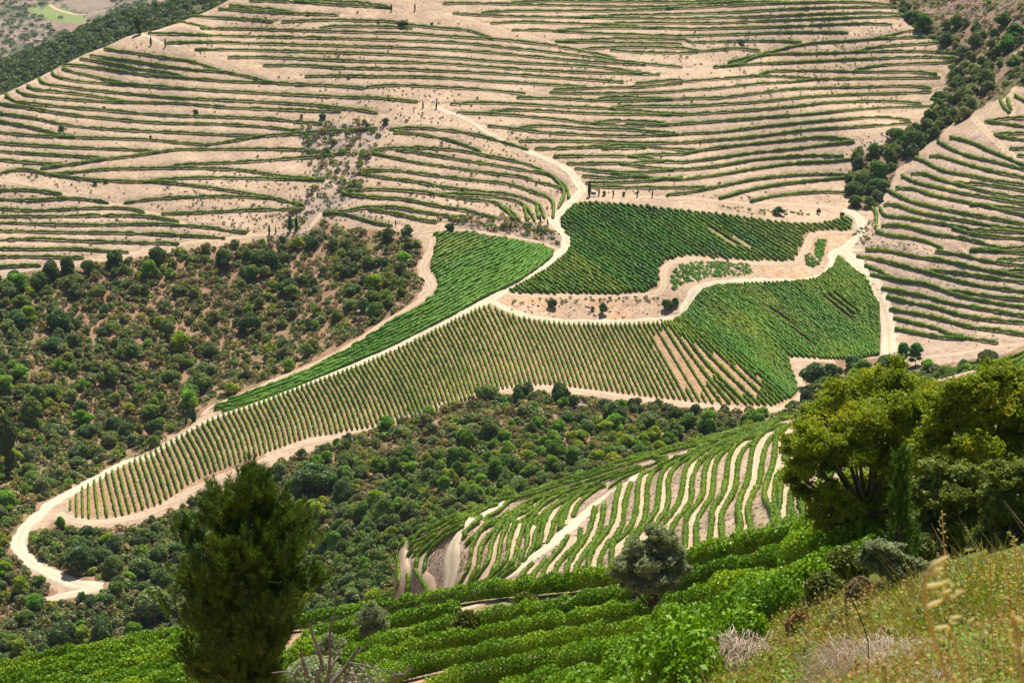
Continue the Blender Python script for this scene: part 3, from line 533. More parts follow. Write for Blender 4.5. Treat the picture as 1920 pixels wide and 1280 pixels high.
# ---------------------------------------------------------------- tracks
def ribbon(name, line, layer, width, mat, lift=.10, w2=None, rag=.24):
    P = world_line(pts(line), layer, 1.6); T = np.gradient(P, axis=0); T /= np.linalg.norm(T, axis=1)[:,None]+1e-9
    nrm = np.stack([-T[:,1], T[:,0]], 1); n = len(P); k = 9
    w = np.interp(np.linspace(0, 1, n), [0, 1], [width, w2 or width])
    r = np.random.default_rng(len(line)); jl = np.convolve(r.normal(0, rag, n+4), np.ones(3)/3, 'same')[:n]; jr = np.convolve(r.normal(0, rag, n+4), np.ones(3)/3, 'same')[:n]
    t = np.linspace(-.5, .5, k); off = t[None]*w[:,None]*np.where(t[None] < 0, 1+jl[:,None], 1+jr[:,None])
    X = P[:,None,0]+nrm[:,None,0]*off; Y = P[:,None,1]+nrm[:,None,1]*off
    edge = (abs(t) > .45)[None]
    Z = ground(X, Y)+np.where(edge, -.06, lift)
    i = np.arange(n-1)[:,None]*k; j = np.arange(k-1)[None]
    Fq = np.stack([i+j, i+j+1, i+k+j+1, i+k+j], 2).reshape(-1, 4)
    wear = np.array([.72, .86, 1.04, .98, .84, .98, 1.04, .86, .72]) if width > 2.5 else np.array([.8, .92, 1.05, .95, .86, .95, 1.05, .92, .8])
    nz = np.convolve(r.normal(0, .10, n+8), np.ones(9)/9, 'same')[:n]; tc = wear[None]*(1+nz[:,None])*(1+r.normal(0, .018, (n, k))); grn = np.exp(-((np.arange(k)-4)/1.0)**2)[None]*np.clip(.5+nz[:,None]*5, 0, 1)
    tc = np.stack([tc*(1-.10*grn), tc*(1-.04*grn), tc*(1-.18*grn)], 2)
    o = mesh_obj(name, np.stack([X, Y, Z], 2).reshape(-1, 3), Fq, mat, col=tc.reshape(-1, 3)); tag(o, kind='structure'); return o
ROADS = [
 ('F', 'B 500,590 560,612 700,670 850,760 1000,830 1150,890 1260,945 1320,1020 1350,1070', 3.0, M_ROAD, 5.0),
 ('F', 'B 1350,1060 1290,1120 1220,1190 1180,1235 P 530,260 560,300 640,390 655,460 640,510 580,560 450,660 250,800 0,945 R 1000,950 800,1045 500,1190 S 1900,390 1500,570 1100,725 700,885 300,1025 0,1135 D 830,1265 G 700,45 520,150 400,215 300,270 230,330 150,400 110,470 105,530 150,590 250,655 350,700 430,728 520,738 570,742', 5.2, M_ROAD, 5.5),
 ('F', 'G 560,735 480,768 380,792 240,820', 5.0, M_ROAD, 3.5),
 ('F', 'R 960,985 1020,1020 1200,1110 1450,1190 1750,1250 U 100,112 400,128 800,130 1200,120 1450,95 1560,40 1620,-30 Q 0,1165 60,1060 110,960 170,905 300,870 600,848 900,838 1200,838 1380,800 1480,730 1510,650 1510,580 1560,540 1640,500 1740,400 1790,300 1770,220 1700,160 1600,128', 4.6, M_ROAD, 5.5),
 ('F', 'Q 1600,520 1700,620 1800,760 1920,900 F 1030,250 1090,350 1130,460 1150,560 1150,640 1155,700', 7.0, M_ROAD, 7.0),
 ('F', 'B 1350,1070 1450,1095 1600,1100 1905,1108 C 100,1112 300,1130 600,1140 900,1165', 3.0, M_PATH, 3.5),
 ('F', 'P 0,950 300,985 700,995 1100,1000 1450,985 1600,930 1630,850 1620,740 1680,670 1800,625 Q 0,615 300,632 600,655 900,665 1100,662 1180,600 1250,480 1270,400 1340,365 1500,355 1720,355', 4.2, M_PATH, 3.6),
 ('F', 'G 330,330 400,365 520,385 650,372 800,340 950,280 1150,165 1400,65 1560,10 D 1500,1250 1700,1190 1905,1150 E 0,1140 250,1080 500,1000 700,930 900,890 1050,875 1250,885 1500,920 1750,955 1905,968 F 100,990 300,1003 500,1008 600,990 660,950 670,900 620,830 575,770 600,735 700,725 850,740', 4.6, M_PATH, 4.6),
 ('F', 'R 30,165 200,165 230,220 200,330 130,450 80,560 130,680 200,790 150,890 0,1020 S 1700,210 1400,400 1000,595 700,720 400,840 200,925 60,985 0,1060', 5.5, M_PATH, 3.0),
 ('F', 'D 0,250 200,215 430,190 600,165 740,138 900,100 1100,70 1300,48 1500,28 1700,8 A 1800,1185', 3.2, M_PATH, 2.6),
 ('F', 'A 0,1005 200,1040 400,1085 620,1135 850,1185 1000,1235', 2.0, M_PATH, 2.0),
 ('F', 'A 775,190 850,215 920,250 1000,262', 3.0, M_ROAD, 2.0),
 ('F', 'B 600,85 800,135 1000,190 1200,240', 3.0, M_PATH, 2.0),
 ('F', 'C 1620,660 1700,740 1780,820 1850,880 1905,920', 3.6, M_PATH, 3.6),
 ('F', 'F 1350,715 1500,700 1700,665 1905,640', 3.6, M_PATH, 3.6),
 ('F', 'F 870,105 940,115 1010,118', 3.0, M_ROAD, 2.0),
 ('F', 'C 1905,265 1850,300 1840,310', 3.0, M_PATH, 3.0),
 ('F', 'R 1900,350 1600,240 1300,180 1000,140 700,92 400,78 60,115', 2.2, M_PATH, 2.2),
 ('M', 'J 685,1180 730,1000 760,850 755,700 790,580 880,470 1000,370 1150,280 1300,195', 3.6, M_ROAD, 3.0),
 ('M', 'K -20,985 150,870 300,750 420,665 550,560 700,420 850,270 1000,150 1150,60 1270,0 L 70,500 120,470', 3.6, M_ROAD, 3.6),
 ('M', 'L 230,470 330,400 430,360 550,312', 3.2, M_ROAD, 2.6),
 ('N', 'N 200,610 350,530 450,490 600,430 700,400 850,355 1000,325 1150,285 1330,235', 2.8, M_PATH, 1.8),
 ('N', 'O 1250,625 1400,590 1550,560 1690,540', 1.8, M_PATH, 1.8),
 ('V', 'Z 400,40 450,75 550,105 620,120 700,120', 9.0, M_PATH, 9.0),
 ('V', 'Z 770,100 850,82 980,65', 9.0, M_PATH, 9.0),
]
for ln in MPATH: ROADS.append(('M', ln, 2.3, M_PATH, 2.1))
for (lay, ln, w, mt, w2) in ROADS: ribbon('dirt_track', ln, lay, w, mt, w2=w2, lift=(.11 if mt is M_PATH else .17)+(.12 if lay == 'M' else 0))
# ---------------------------------------------------------------- vine rows
def hedge_geo(P, hgt, wid, step, per_m, leaf, seed, gaps=0.0, core=.93, var=.28):
    r = np.random.default_rng(seed); n = len(P)
    T = np.gradient(P, axis=0); T /= np.linalg.norm(T, axis=1)[:,None]+1e-9; nr = np.stack([-T[:,1], T[:,0]], 1)
    z = ground(P[:,0], P[:,1]); L = np.linalg.norm(np.diff(P, axis=0), axis=1).sum()
    prof = np.array([(-.30,.22), (-.46,.42), (-.50,.66), (-.34,.92), (0,1.0), (.34,.92), (.50,.66), (.46,.42), (.30,.22)]); k = len(prof)
    env = 1+np.convolve(r.normal(0, var, n+6), np.ones(4)/4, 'same')[:n]; env = np.clip(env, .55, 1.35)
    dl = np.minimum(np.arange(n), np.arange(n)[::-1])*step; env = env*np.clip(.45+dl/(wid*.9), 0, 1)
    if gaps: 
        gp = r.random(n) < gaps; env = np.where(gp, env*.35, env)
    parts = []
    if core:
        j = r.normal(0, .13, (n, k)); wv = wid*env[:,None]*(1+j)*core; hv = hgt*np.clip(env[:,None], .3, 1.25)*(1+r.normal(0, .08, (n, k)))*core
        X = P[:,None,0]+nr[:,None,0]*prof[:,0]*wv; Y = P[:,None,1]+nr[:,None,1]*prof[:,0]*wv; Zc = z[:,None]+prof[:,1]*hv
        X += T[:,None,0]*r.normal(0, step*.2, (n, k)); Y += T[:,None,1]*r.normal(0, step*.2, (n, k))
        i = np.arange(n-1)[:,None]*k; q = np.arange(k)[None]; qn = (q+1) % k
        F = np.stack([i+q, i+k+q, i+k+qn, i+qn], 2).reshape(-1, 4)
        i0 = [[0,1,7,8],[1,2,6,7],[2,3,5,6]]; F = np.concatenate([F, np.array(i0), np.array(i0)[:, ::-1]+(n-1)*k])
        parts.append((np.stack([X, Y, Zc], 2).reshape(-1, 3), F))
    m = int(L*per_m)
    if m:
        f = r.random(m)*(n-1); i = f.astype(int); t = (f-i)[:,None]; i2 = np.minimum(i+1, n-1)
        c = P[i]*(1-t)+P[i2]*t; nn = nr[i]; zz = z[i]*(1-t[:,0])+z[i2]*t[:,0]; e = env[i]
        ph = r.uniform(-.15, math.pi+.15, m); rad = r.uniform(.82 if core > .8 else .64, 1.16, m)
        lat = np.cos(ph)*wid*.5*rad*e; up = (.55+np.sin(ph)*.48*rad)*hgt*np.clip(e, .3, 1.2); up = np.where(r.random(m) < .3, r.uniform(.2, .7, m)*hgt*e, up)
        Cc = np.stack([c[:,0]+nn[:,0]*lat, c[:,1]+nn[:,1]*lat, zz+up], 1); Nn = np.stack([nn[:,0]*np.cos(ph), nn[:,1]*np.cos(ph), np.maximum(np.sin(ph), .15)], 1)
        parts.append(leaves(Cc, Nn, leaf, r, .6 if core > .8 else 1.0, 1.25))
    return cat_geo(parts)
GAPS = [pts(s) for s in ('Q 140,205 330,320 560,410 800,465 640,505 420,450', 'V 740,100 810,90 1230,470 1200,505 1060,370', 'V 1290,-10 1420,-60 1650,120 1560,215', 'V 0,440 300,600 690,800 650,975 480,955 0,650', 'U 1200,260 1350,170 1800,500 1700,850 1500,775 1430,765', 'P 1560,380 1640,400 1760,470 1720,490')]
def thin_out(P, k, mod=2):                  # stretches where every other row has no vines
    if k % mod: return [P]
    z = ground(P[:,0], P[:,1]); u, v = proj(P[:,0], P[:,1], z+.5); m = ~np.any([inside(u, v, g) for g in GAPS], axis=0); out = []; i = 0
    while i < len(m):
        if m[i]:
            j = i
            while j+1 < len(m) and m[j+1]: j += 1
            if j-i > 5: out.append(P[i:j+1])
            i = j+1
        else: i += 1
    return out
ROWS = []    # (importance, geo, material, color, label, group)
def add_row(P, hgt, wid, step, per_m, leaf, mat, label, group, color=None, gaps=0.0):
    if len(P) < 2: return
    z = ground(P[:,0], P[:,1]); u, v = proj(P[:,0], P[:,1], z); vis = ((u > -10) & (u < 1930) & (v > -10) & (v < 1300))
    L = np.linalg.norm(np.diff(P, axis=0), axis=1).sum()
    imp = (np.hypot(np.diff(u), np.diff(v))*(FPX*hgt/P[1:,1])*vis[1:]).sum()
    ROWS.append((imp, hedge_geo(P, hgt, wid, step, per_m, leaf, len(ROWS)+100, gaps, .64 if mat is M_VINE_NEAR else .9, .18 if mat is M_VINE_NEAR else .28), mat, color, label, group))
ORD = ['topmost', 'second', 'third', 'fourth', 'fifth', 'sixth', 'seventh', 'eighth', 'ninth', 'tenth', 'eleventh', 'twelfth', 'thirteenth', 'fourteenth', 'fifteenth', 'sixteenth', 'seventeenth', 'eighteenth', 'nineteenth', 'twentieth']
TENS = ['', '', 'twenty', 'thirty', 'forty', 'fifty', 'sixty', 'seventy', 'eighty', 'ninety', 'hundred']
def nth(i, first='first'):
    if i == 0: return first
    if i < 20: return ORD[i]
    n = i+1
    if n >= 100: return 'hundredth' if n == 100 else 'hundred and '+nth(n-101)
    t, o = divmod(n, 10); return {2:'twentieth',3:'thirtieth',4:'fortieth',5:'fiftieth',6:'sixtieth',7:'seventieth',8:'eightieth',9:'ninetieth'}[t] if o == 0 else TENS[t]+'-'+nth(o-1)
for blk, txt in FAR_ROWS.items():
    for i, P in enumerate(FAR_LINES[blk]):
        add_row(P, 1.6, 1.4, .8, 10, .36, M_VINE_FAR, f'{nth(i,"topmost")} vine row {WHERE[blk]}', 'vine rows on the far terraces')
for i, P in enumerate(MID_LINES):
    add_row(P, 1.15, .95, .45, 26, .24, M_VINE_MID, f'{nth(i)} vine row from the left on the rounded middle hill', 'vine rows on the rounded middle hill')
near = [pts(s) for s in re.split(r'[|\n]', NEAR_ROWS) if s.strip()]; near.sort(key=lambda p: p[:,1].min())
for i, p in enumerate(near):
    P = world_line(p, 'N', .3, .95); q_ = float(np.clip(P[:,1].mean()/150, .7, 1.3)); add_row(P, 1.85, 1.35, .3, 500/q_**1.6, .165*q_, M_VINE_NEAR, f'{nth(i,"uppermost")} bright green leafy vine row of the nearest vineyard slope', 'vine rows of the nearest vineyard')
# --- striped field: tops and bottoms of counted rows
def seq(s):
    i, xy = [], []
    for w in s.split():
        a, b = w.split('='); i.append(float(a)); xy.append(b)
    return np.array(i), xy
def edge(s):
    i, p = [], []; t = TILES['X']
    for w in s.split():
        if w in TILES: t = TILES[w]; continue
        a, b = w.split('='); x, y = b.split(','); i.append(float(a)); p.append((t[0]+float(x)*t[2], t[1]+float(y)*t[2]))
    return np.array(i), np.array(p)
ti, tp = edge('G 0=392,265 1=425,225 3=492,172 6=592,115 10=722,55 13=810,8 S 25=45,1120 28=205,1050 33=460,960 38=705,870 43=940,785 48=1170,700 53=1395,620 58=1615,535 63=1830,445 T 66=250,490 71=455,395 76=660,285 81=855,185 86=1055,90 88=1150,65 89=1215,85 91=1340,145 93=1450,180 96=1605,210 102=1900,240 U 106=500,140 111=725,145 116=955,140 121=1190,130 123=1280,125')
bi, bp = edge('G 0=392,315 1=428,352 3=497,360 6=650,352 10=798,310 13=900,275 18=1052,170 21=1150,115 S 42=1080,1265 47=1345,1230 53=1655,1180 T 57=160,1265 62=405,1210 67=600,1125 72=810,1050 77=1000,985 82=1210,920 86=1390,885 89=1530,870 93=1725,855 96=1875,865 U 100=475,785 105=740,810 110=1015,850 115=1295,885 119=1530,910 123=1795,940')
def lerp_edge(ix, P, k): return np.array([np.interp(k, ix, P[:,0]), np.interp(k, ix, P[:,1])])
for k in range(124):
    a, b = lerp_edge(ti, tp, k), lerp_edge(bi, bp, k); bulge = 5*np.clip((k-8)/20, 0, 1)*np.clip((125-k)/40, 0, 1)
    if k >= 117: b = b+(0, 0)
    P0 = np.stack([a, a*.66+b*.34+(bulge*.9, 0), a*.33+b*.67+(bulge*.9, 0), b]); P = world_line(P0, 'F', .55, .35)
    for pc_, P in enumerate(thin_out(P, k)): add_row(P, 1.4, .74, .55, 9, .27, M_VINE_FIELD, ('' if pc_ == 0 else 'lower piece of the ')+f'{nth(k)} row from the left tip of the striped vineyard', 'straight vine rows of the striped vineyard', (1.0+.12*math.sin(k*.9), .95, 1.0, 1), .035)
FAN = '''1240,603 1285,675 1337,756|1262,600 1325,682 1400,758|1275,592 1340,655 1448,760|1288,582 1370,645 1482,745|1300,562 1400,632 1497,730|1318,542 1400,600 1476,668|1345,534 1440,600 1540,672|1400,531 1490,592 1600,672|1470,529 1560,597 1648,664|1530,522 1590,572 1650,618|1562,500 1610,540 1648,572|1572,477 1598,500 1618,512'''
fan = [pts('X '+s) for s in FAN.split('|')]; cnt = [4, 4, 5, 7, 6, 6, 9, 9, 9, 8, 6]; q = 0
for i, c in enumerate(cnt):
    for k in range(c):
        if i == 0 and k == 0: continue
        t = k/c; p = fan[i]*(1-t)+fan[i+1]*t; P = world_line(p, 'F', .6, .4)
        for pc_, P in enumerate(thin_out(P, q)): add_row(P, 1.6, 1.1 if i > 2 else .95, .6, 8, .36, M_VINE_FIELD, ('' if pc_ == 0 else 'lower piece of the ')+f'{nth(q)} slanting row right of the striped vineyard rows', 'slanting vine rows of the dense right field', (.92+.2*math.sin(q*.37), .96, .8, 1) if (i*7+k) % 5 else (1.2, 1.05, .9, 1), .05)
        q += 1
def clip_rows(poly, lines, layer, **kw):
    k = 0
    for ln in lines:
        Q = smooth(ln, 2.0); m = inside(Q[:,0], Q[:,1], poly); i = 0
        while i < len(m):
            if m[i]:
                j = i
                while j+1 < len(m) and m[j+1]: j += 1
                if j-i > 4:
                    P = world_line(Q[i:j+1:4] if j-i > 12 else Q[i:j+1:2], layer, .7, .35)
                    lab = kw['label'](k)
                    for pc_, P in enumerate(thin_out(P, k, 3)): add_row(P, kw['h'], kw['w'], .7, kw['n'], .38, M_VINE_FIELD, ('' if pc_ == 0 else 'lower piece of the ')+lab, kw['group'], kw['color'](k), kw.get('gaps', .0)); k += 1
                i = j+1
            else: i += 1
dirv = np.array([math.cos(R(33)), math.sin(R(33))]); perp = np.array([-dirv[1], dirv[0]])
ctr = np.array([1250., 470.]); lines = []
for o in np.arange(-290, 260, 5.9):
    c = ctr+perp*o; s = np.linspace(-420, 420, 9)[:,None]; bow = (s**2/420**2)*10
    lines.append(c+dirv*s+perp*(-bow))
r_ = np.random.default_rng(5)
clip_rows(POLY['upper'], lines, 'F', h=1.6, w=1.1, n=8, label=lambda k: f'{nth(k)} slanting row from the upper right in the dark upper field', group='slanting vine rows of the upper field', gaps=.05, color=lambda k: (.60+.12*math.sin(k*1.3), .78+.08*math.sin(k*.7), .62, 1))
base = pts('S 60,1050 300,1005 700,868 1100,708 1500,538 1900,368 R 300,1262 600,1102 900,932 1250,772 1500,615 1700,460 1830,330')
lines = []
for k in range(34):
    T = np.gradient(base, axis=0); T /= np.linalg.norm(T, axis=1)[:,None]; nr = np.stack([T[:,1], -T[:,0]], 1)
    lines.append(base+nr*(2.5+k*5.6)*np.array([1, 1, 1, 1, 1, 1, 1, 1, 1, .97, .93, .9, .9])[:,None])
clip_rows(POLY['wedge'], lines, 'F', h=1.6, w=1.7, n=9, label=lambda k: f'{nth(k)} row up from the road in the green wedge field', group='vine rows of the green wedge field', color=lambda k: (.80, 1.05, .75, 1))
# --- the 300 rows that show largest are objects of their own, the others one mass
ROWS.sort(key=lambda t: -t[0])
print('vine rows', len(ROWS), 'faces', sum(len(t[1][1]) for t in ROWS))
for imp, (V, F), mat, color, label, group in ROWS[:300]:
    c = V.mean(0); c[2] = V[:,2].min(); o = mesh_obj('vine_row', V-c, F, mat); o.location = c
    if color: o.color = color
    tag(o, label, 'vine row', group)
for mt in {id(t[2]): t[2] for t in ROWS[300:]}.values():
    sel = [t for t in ROWS[300:] if t[2] is mt]; V, F = cat_geo([t[1] for t in sel])
    o = mesh_obj('vines', V, F, mt); tag(o, 'shorter vine rows growing between the large ones on the slopes', 'vines', kind='stuff'); o.color = sel[0][3] or (1, 1, 1, 1)
# ---------------------------------------------------------------- crowns, shrubs and trees
def blob(c, r, nu=8, nv=6, rr=None, wob=.12, flat=1.0):
    th = np.linspace(0, 2*math.pi, nu, endpoint=False); ph = np.linspace(0.0, math.pi, nv)
    T, Pm = np.meshgrid(th, ph); w = 1+(rr.normal(0, wob, T.shape) if rr is not None else 0); w = np.where((Pm < .01) | (Pm > 3.13), 1, w)
    V = np.stack([np.cos(T)*np.sin(Pm)*w, np.sin(T)*np.sin(Pm)*w, np.cos(Pm)*w*flat], 2).reshape(-1, 3)*r+np.asarray(c)
    i = np.arange(nv-1)[:,None]*nu; j = np.arange(nu)[None]; jn = (j+1) % nu
    return V, np.stack([i+j, i+nu+j, i+nu+jn, i+jn], 2).reshape(-1, 4)
def crown(seed, lobes=14, n=900, leaf=.06, h=.8, low=.0, jit=.7, rl=(.17, .30), core=.8, top=1.0, asp=1.3):
    # a crown about 1 wide, standing from z=low to z=low+h: overlapping leafy lobes with gaps between them
    r = np.random.default_rng(seed); parts = []; C = []; Rr = []
    for k in range(lobes):
        ph = r.uniform(0, 2*math.pi); q = r.random()**.6; z = r.random(); rad = r.uniform(*rl)
        env = math.sqrt(max(.05, 1-(2*abs(z-.42))**2.2))*(.5-rad*.75)*(top if z > .5 else 1)
        C.append((math.cos(ph)*q*env, math.sin(ph)*q*env, low+rad*.6+(h-rad*1.5)*z)); Rr.append(rad)
    C, Rr = np.array(C), np.array(Rr); C[0] = (0, 0, low+h*.45); Rr[0] = max(rl)*1.05
    for c, q in zip(C, Rr):
        if core: parts.append(blob(c, q*core, 7, 5, r, .1, .9))
    m = n*3; k = r.choice(len(C), m, p=Rr**2/(Rr**2).sum()); d = r.normal(0, 1, (m, 3)); d[:,2] = np.abs(d[:,2])*.9-.25*r.random(m); d /= np.linalg.norm(d, axis=1)[:,None]
    p = C[k]+d*Rr[k][:,None]*r.uniform(.86, 1.08, m)[:,None]
    dist = np.linalg.norm(p[:,None]-C[None], axis=2)/Rr[None]; dist[np.arange(m), k] = 9; ok = (dist.min(1) > .9) & (p[:,2] > low+.01)
    p, d = p[ok][:n], d[ok][:n]; parts.append(leaves(p, d, leaf, r, jit, asp))
    return cat_geo(parts)
def trunk_geo(h, r0, seed, limbs=4, reach=.3):
    r = np.random.default_rng(seed); z = np.linspace(-.06, h, 7); w = np.cumsum(r.normal(0, h*.03, (7, 2)), 0)
    P = np.column_stack([w-w[0], z]); parts = [tube(P, np.linspace(r0, r0*.5, 7), 7)]
    for k in range(limbs):
        a = r.uniform(0, 6.28); s = P[-1-k % 3]; e = s+np.array([math.cos(a)*reach, math.sin(a)*reach, reach*r.uniform(.5, 1.1)])
        parts.append(tube([s, (s+e)/2+r.normal(0, .03*reach, 3), e], [r0*.42, r0*.3, r0*.12], 5))
    return cat_geo(parts)
def mesh_only(name, VF, mat, col=None):
    o = mesh_obj(name, *VF, mat, col=col, link=False); me = o.data; bpy.data.objects.remove(o); return me
OAK = [mesh_only('oak_crown', crown(40+i, 13+i % 4*2, 1700, .072, .68+.05*(i % 3), .02, jit=1.1, core=.72, rl=(.14, .27)), M_BUSH) for i in range(6)]
OAKT = mesh_only('oak_trunk', trunk_geo(.25, .035, 3), M_BARK)
DEC = [mesh_only('tree_crown', crown(60+i, 20, 2200, .066, .78+.12*(i % 3), .04, rl=(.10, .22), jit=1.2, core=.68), M_BUSH) for i in range(5)]
DECT = mesh_only('tree_trunk', trunk_geo(.45, .032, 4), M_BARK)
POP = [mesh_only('poplar_crown', crown(80+i, 18, 1700, .07, 1.6, .08, rl=(.16, .27), jit=.9), M_BUSH) for i in range(2)]
def cyp_geo(seed):
    r = np.random.default_rng(seed); m = 420; z = r.random(m)**.9; a = r.uniform(0, 6.28, m); w = .09*np.sin(np.clip(z*.93+.1, 0, 1)*math.pi)**.7
    C = np.stack([np.cos(a)*w, np.sin(a)*w, .04+z*.96], 1); Nn = np.stack([np.cos(a), np.sin(a), np.full(m, .5)], 1)
    zz = np.linspace(.03, 1.0, 12); rr = .085*np.sin(np.clip(zz*.93+.1, 0, 1)*math.pi)**.7; P = np.column_stack([0*zz, 0*zz, zz])
    return cat_geo([leaves(C, Nn, .05, r, .5, 2.0), tube(P, rr, 7, .12, r)])
CYP = mesh_only('cypress_crown', cyp_geo(1), M_BUSH); CYPT = mesh_only('cypress_trunk', trunk_geo(.08, .012, 5, 0), M_BARK)
def tree(name, loc, dia, rz, crown_me, trunk_me, color, label, cat, group, zs=1.0, parts=True):
    if not parts:
        o = bpy.data.objects.new(name, crown_me); COL.objects.link(o)
    else: o = empty(name, loc)
    o.location = loc; o.rotation_euler = (0, 0, rz); k_ = (loc[0]*.37+loc[1]*.21) % 1; o.scale = (dia*(.88+.26*k_), dia*(1.12-.26*k_), dia*zs)
    if parts:
        for nm, me in (('crown', crown_me), ('trunk', trunk_me)):
            c = bpy.data.objects.new(nm, me); COL.objects.link(c); c.parent = o; c.color = color
    o.color = color; tag(o, label, cat, group); return o
TREES = []
def world_px(u, v, layer='F'): 
    p = hit([u], [v], layer)[0]; return p
def put(kind, u, v, wpx, hpx, color, label, layer='F', group=None, parts=True, rz=None, D=None):
    if D is None: p = hit([u], [v], layer)[0]
    else:
        a, s = ray(u, v); p = np.array([float(a)*D, D])
    loc = Vector((p[0], p[1], float(ground(p[0], p[1]))-.05)); m = p[1]/FPX; dia = wpx*m
    i = int(u*7+v*3); rz = (i*1.7) % 6.28 if rz is None else rz
    me, tr, nat = {'oak': (OAK[i % 6], OAKT, .76), 'dec': (DEC[i % 5], DECT, .95), 'pop': (POP[i % 2], DECT, 1.68)}[kind]
    nm, cat = {'oak': ('holm_oak', 'tree'), 'dec': ('leafy_tree', 'tree'), 'pop': ('poplar', 'tree')}[kind]
    TREES.append((p[0], p[1], dia*.5)); return tree(nm, loc, dia, rz, me, tr, color, label, cat, group, zs=hpx/wpx/nat, parts=parts)
DK, MD, GY_, BR, YL, OL = (.72,.95,.80,1), (1.0,1.22,.85,1), (1.35,1.42,1.30,1), (1.25,1.95,.55,1), (1.95,2.35,.45,1), (1.2,1.35,.75,1)
put('oak', 1035, 578, 20, 20, DK, 'dark round bush on the bare cut bank, leftmost of three', group=None)
put('oak', 1130, 589, 18, 21, DK, 'dark round bush on the bare cut bank with its shadow below, middle one')
put('oak', 1111, 582, 10, 9, MD, 'tiny bush beside the middle dark bush of the cut bank')
put('oak', 1251, 581, 26, 25, DK, 'larger dark bush at the right end of the cut bank above the pale road')
put('oak', 1266, 572, 20, 18, DK, 'smaller dark bush touching the one at the right end of the cut bank')
put('oak', 843, 435, 22, 20, DK, 'dark bush above the top edge of the green wedge field')
put('oak', 97, 524, 44, 38, DK, 'big dark oak on the track edge at far left, darker of two joined crowns')
put('oak', 127, 514, 34, 36, DK, 'dark oak joined to the right side of the big dark track edge oak')
put('oak', 28, 531, 32, 26, DK, 'dark oak below the track nearest the left edge')
put('oak', 166, 513, 32, 27, MD, 'mid green oak between the big dark pair and the round oak under the track')
put('oak', 215, 501, 34, 31, DK, 'round dark oak right under the dusty track below the low terraces')
put('oak', 294, 493, 34, 34, DK, 'tall dark oak overlapping the track line below the low terraces')
put('oak', 303, 495, 24, 20, MD, 'small oak at the foot of the tall dark track side oak')
put('oak', 186, 562, 36, 32, GY_, 'grey green round oak on open ground below the track')
put('oak', 418, 500, 44, 34, DK, 'dark wide oak beside the pale rock slide')
put('oak', 482, 500, 26, 26, DK, 'dark oak on the right side of the pale rock slide')
put('oak', 315, 628, 34, 34, GY_, 'pale topped round oak alone in the middle of the scrub slope')
put('oak', 971, 756, 22, 30, DK, 'dark upright bush on the lower track edge of the striped vineyard')
put('oak', 1062, 747, 17, 18, DK, 'small dark bush on the lower track edge, right of the upright one')
put('dec', 1166, 771, 24, 28, BR, 'bright green small tree just below the lower track of the striped vineyard')
put('oak', 1184, 768, 16, 22, DK, 'dark thin tree right of the bright green small tree below the track')
put('dec', 1225, 766, 14, 16, MD, 'little tree rising onto the lower track under the fan of rows')
put('dec', 114, 997, 26, 32, BR, 'bright green small tree inside the road bend at the field tip')
put('oak', 150, 1068, 78, 60, DK, 'large dark oak in the road loop at lower left')
put('oak', 65, 1145, 40, 34, BR, 'bright green bush beneath the end of the hairpin road')
put('oak', 215, 1045, 34, 42, DK, 'dark bush on the slope right of the large road loop oak')
put('dec', 205, 1030, 40, 40, YL, 'yellow green bush behind the large road loop oak')
put('oak', 265, 1085, 70, 42, MD, 'wide mid green oak right of the hairpin road')
put('oak', 195, 1205, 60, 62, DK, 'dark rounded oak above the bright left vineyard')
put('oak', 290, 1160, 90, 60, GY_, 'blue grey wide oak clump left of the tall pine')
put('oak', 590, 925, 90, 58, DK, 'large dark oak clump with pale tips right of the tall pine top')
put('oak', 640, 940, 50, 44, DK, 'dark oak at the right side of the large clump behind the pine')
put('oak', 1528, 728, 64, 50, DK, 'dark oak beside the curve of the track above the cork oak')
put('oak', 1560, 712, 40, 38, DK, 'dark oak joined to the right of the track curve oak')
put('oak', 1602, 694, 52, 34, (.6,.85,.85,1), 'dark green bush at the foot of the dense right field')
put('oak', 1660, 690, 52, 26, (.7,.95,.75,1), 'low bush between the pale road end and the bright poplar')
put('pop', 1692, 684, 30, 44, (.55,1.25,.5,1), 'bright green poplar at the foot of the pale road, left half of a pair')
put('pop', 1716, 686, 34, 46, (.55,1.2,.5,1), 'bright green poplar, right half of the pair near the pale road')
put('oak', 1850, 690, 44, 34, (.95,.9,1.0,1), 'grey bushy tree above the track at the right')
put('oak', 1818, 698, 40, 26, (.8,.85,.9,1), 'grey bush left of the grey bushy tree by the right track')
put('oak', 1510, 762, 36, 34, (.75,.72,.78,1), 'grey leafless looking bush between the track curve and the cork oak')
put('dec', 60, 800, 54, 66, OL, 'tall olive brown eucalyptus with a visible trunk at the left edge')
put('dec', 72, 770, 44, 50, OL, 'upper olive brown crown behind the eucalyptus at the left edge')
put('dec', 12, 890, 56, 120, (.7,.72,.55,1), 'very dark tall tree cut off by the left edge')
put('dec', 258, 66, 18, 34, (.6,.7,.6,1), 'slim dark tree standing on the crest of the hill nose')
put('dec', 262, 66, 12, 12, (.6,.7,.5,1), 'low dark bush at the foot of the slim tree on the crest')
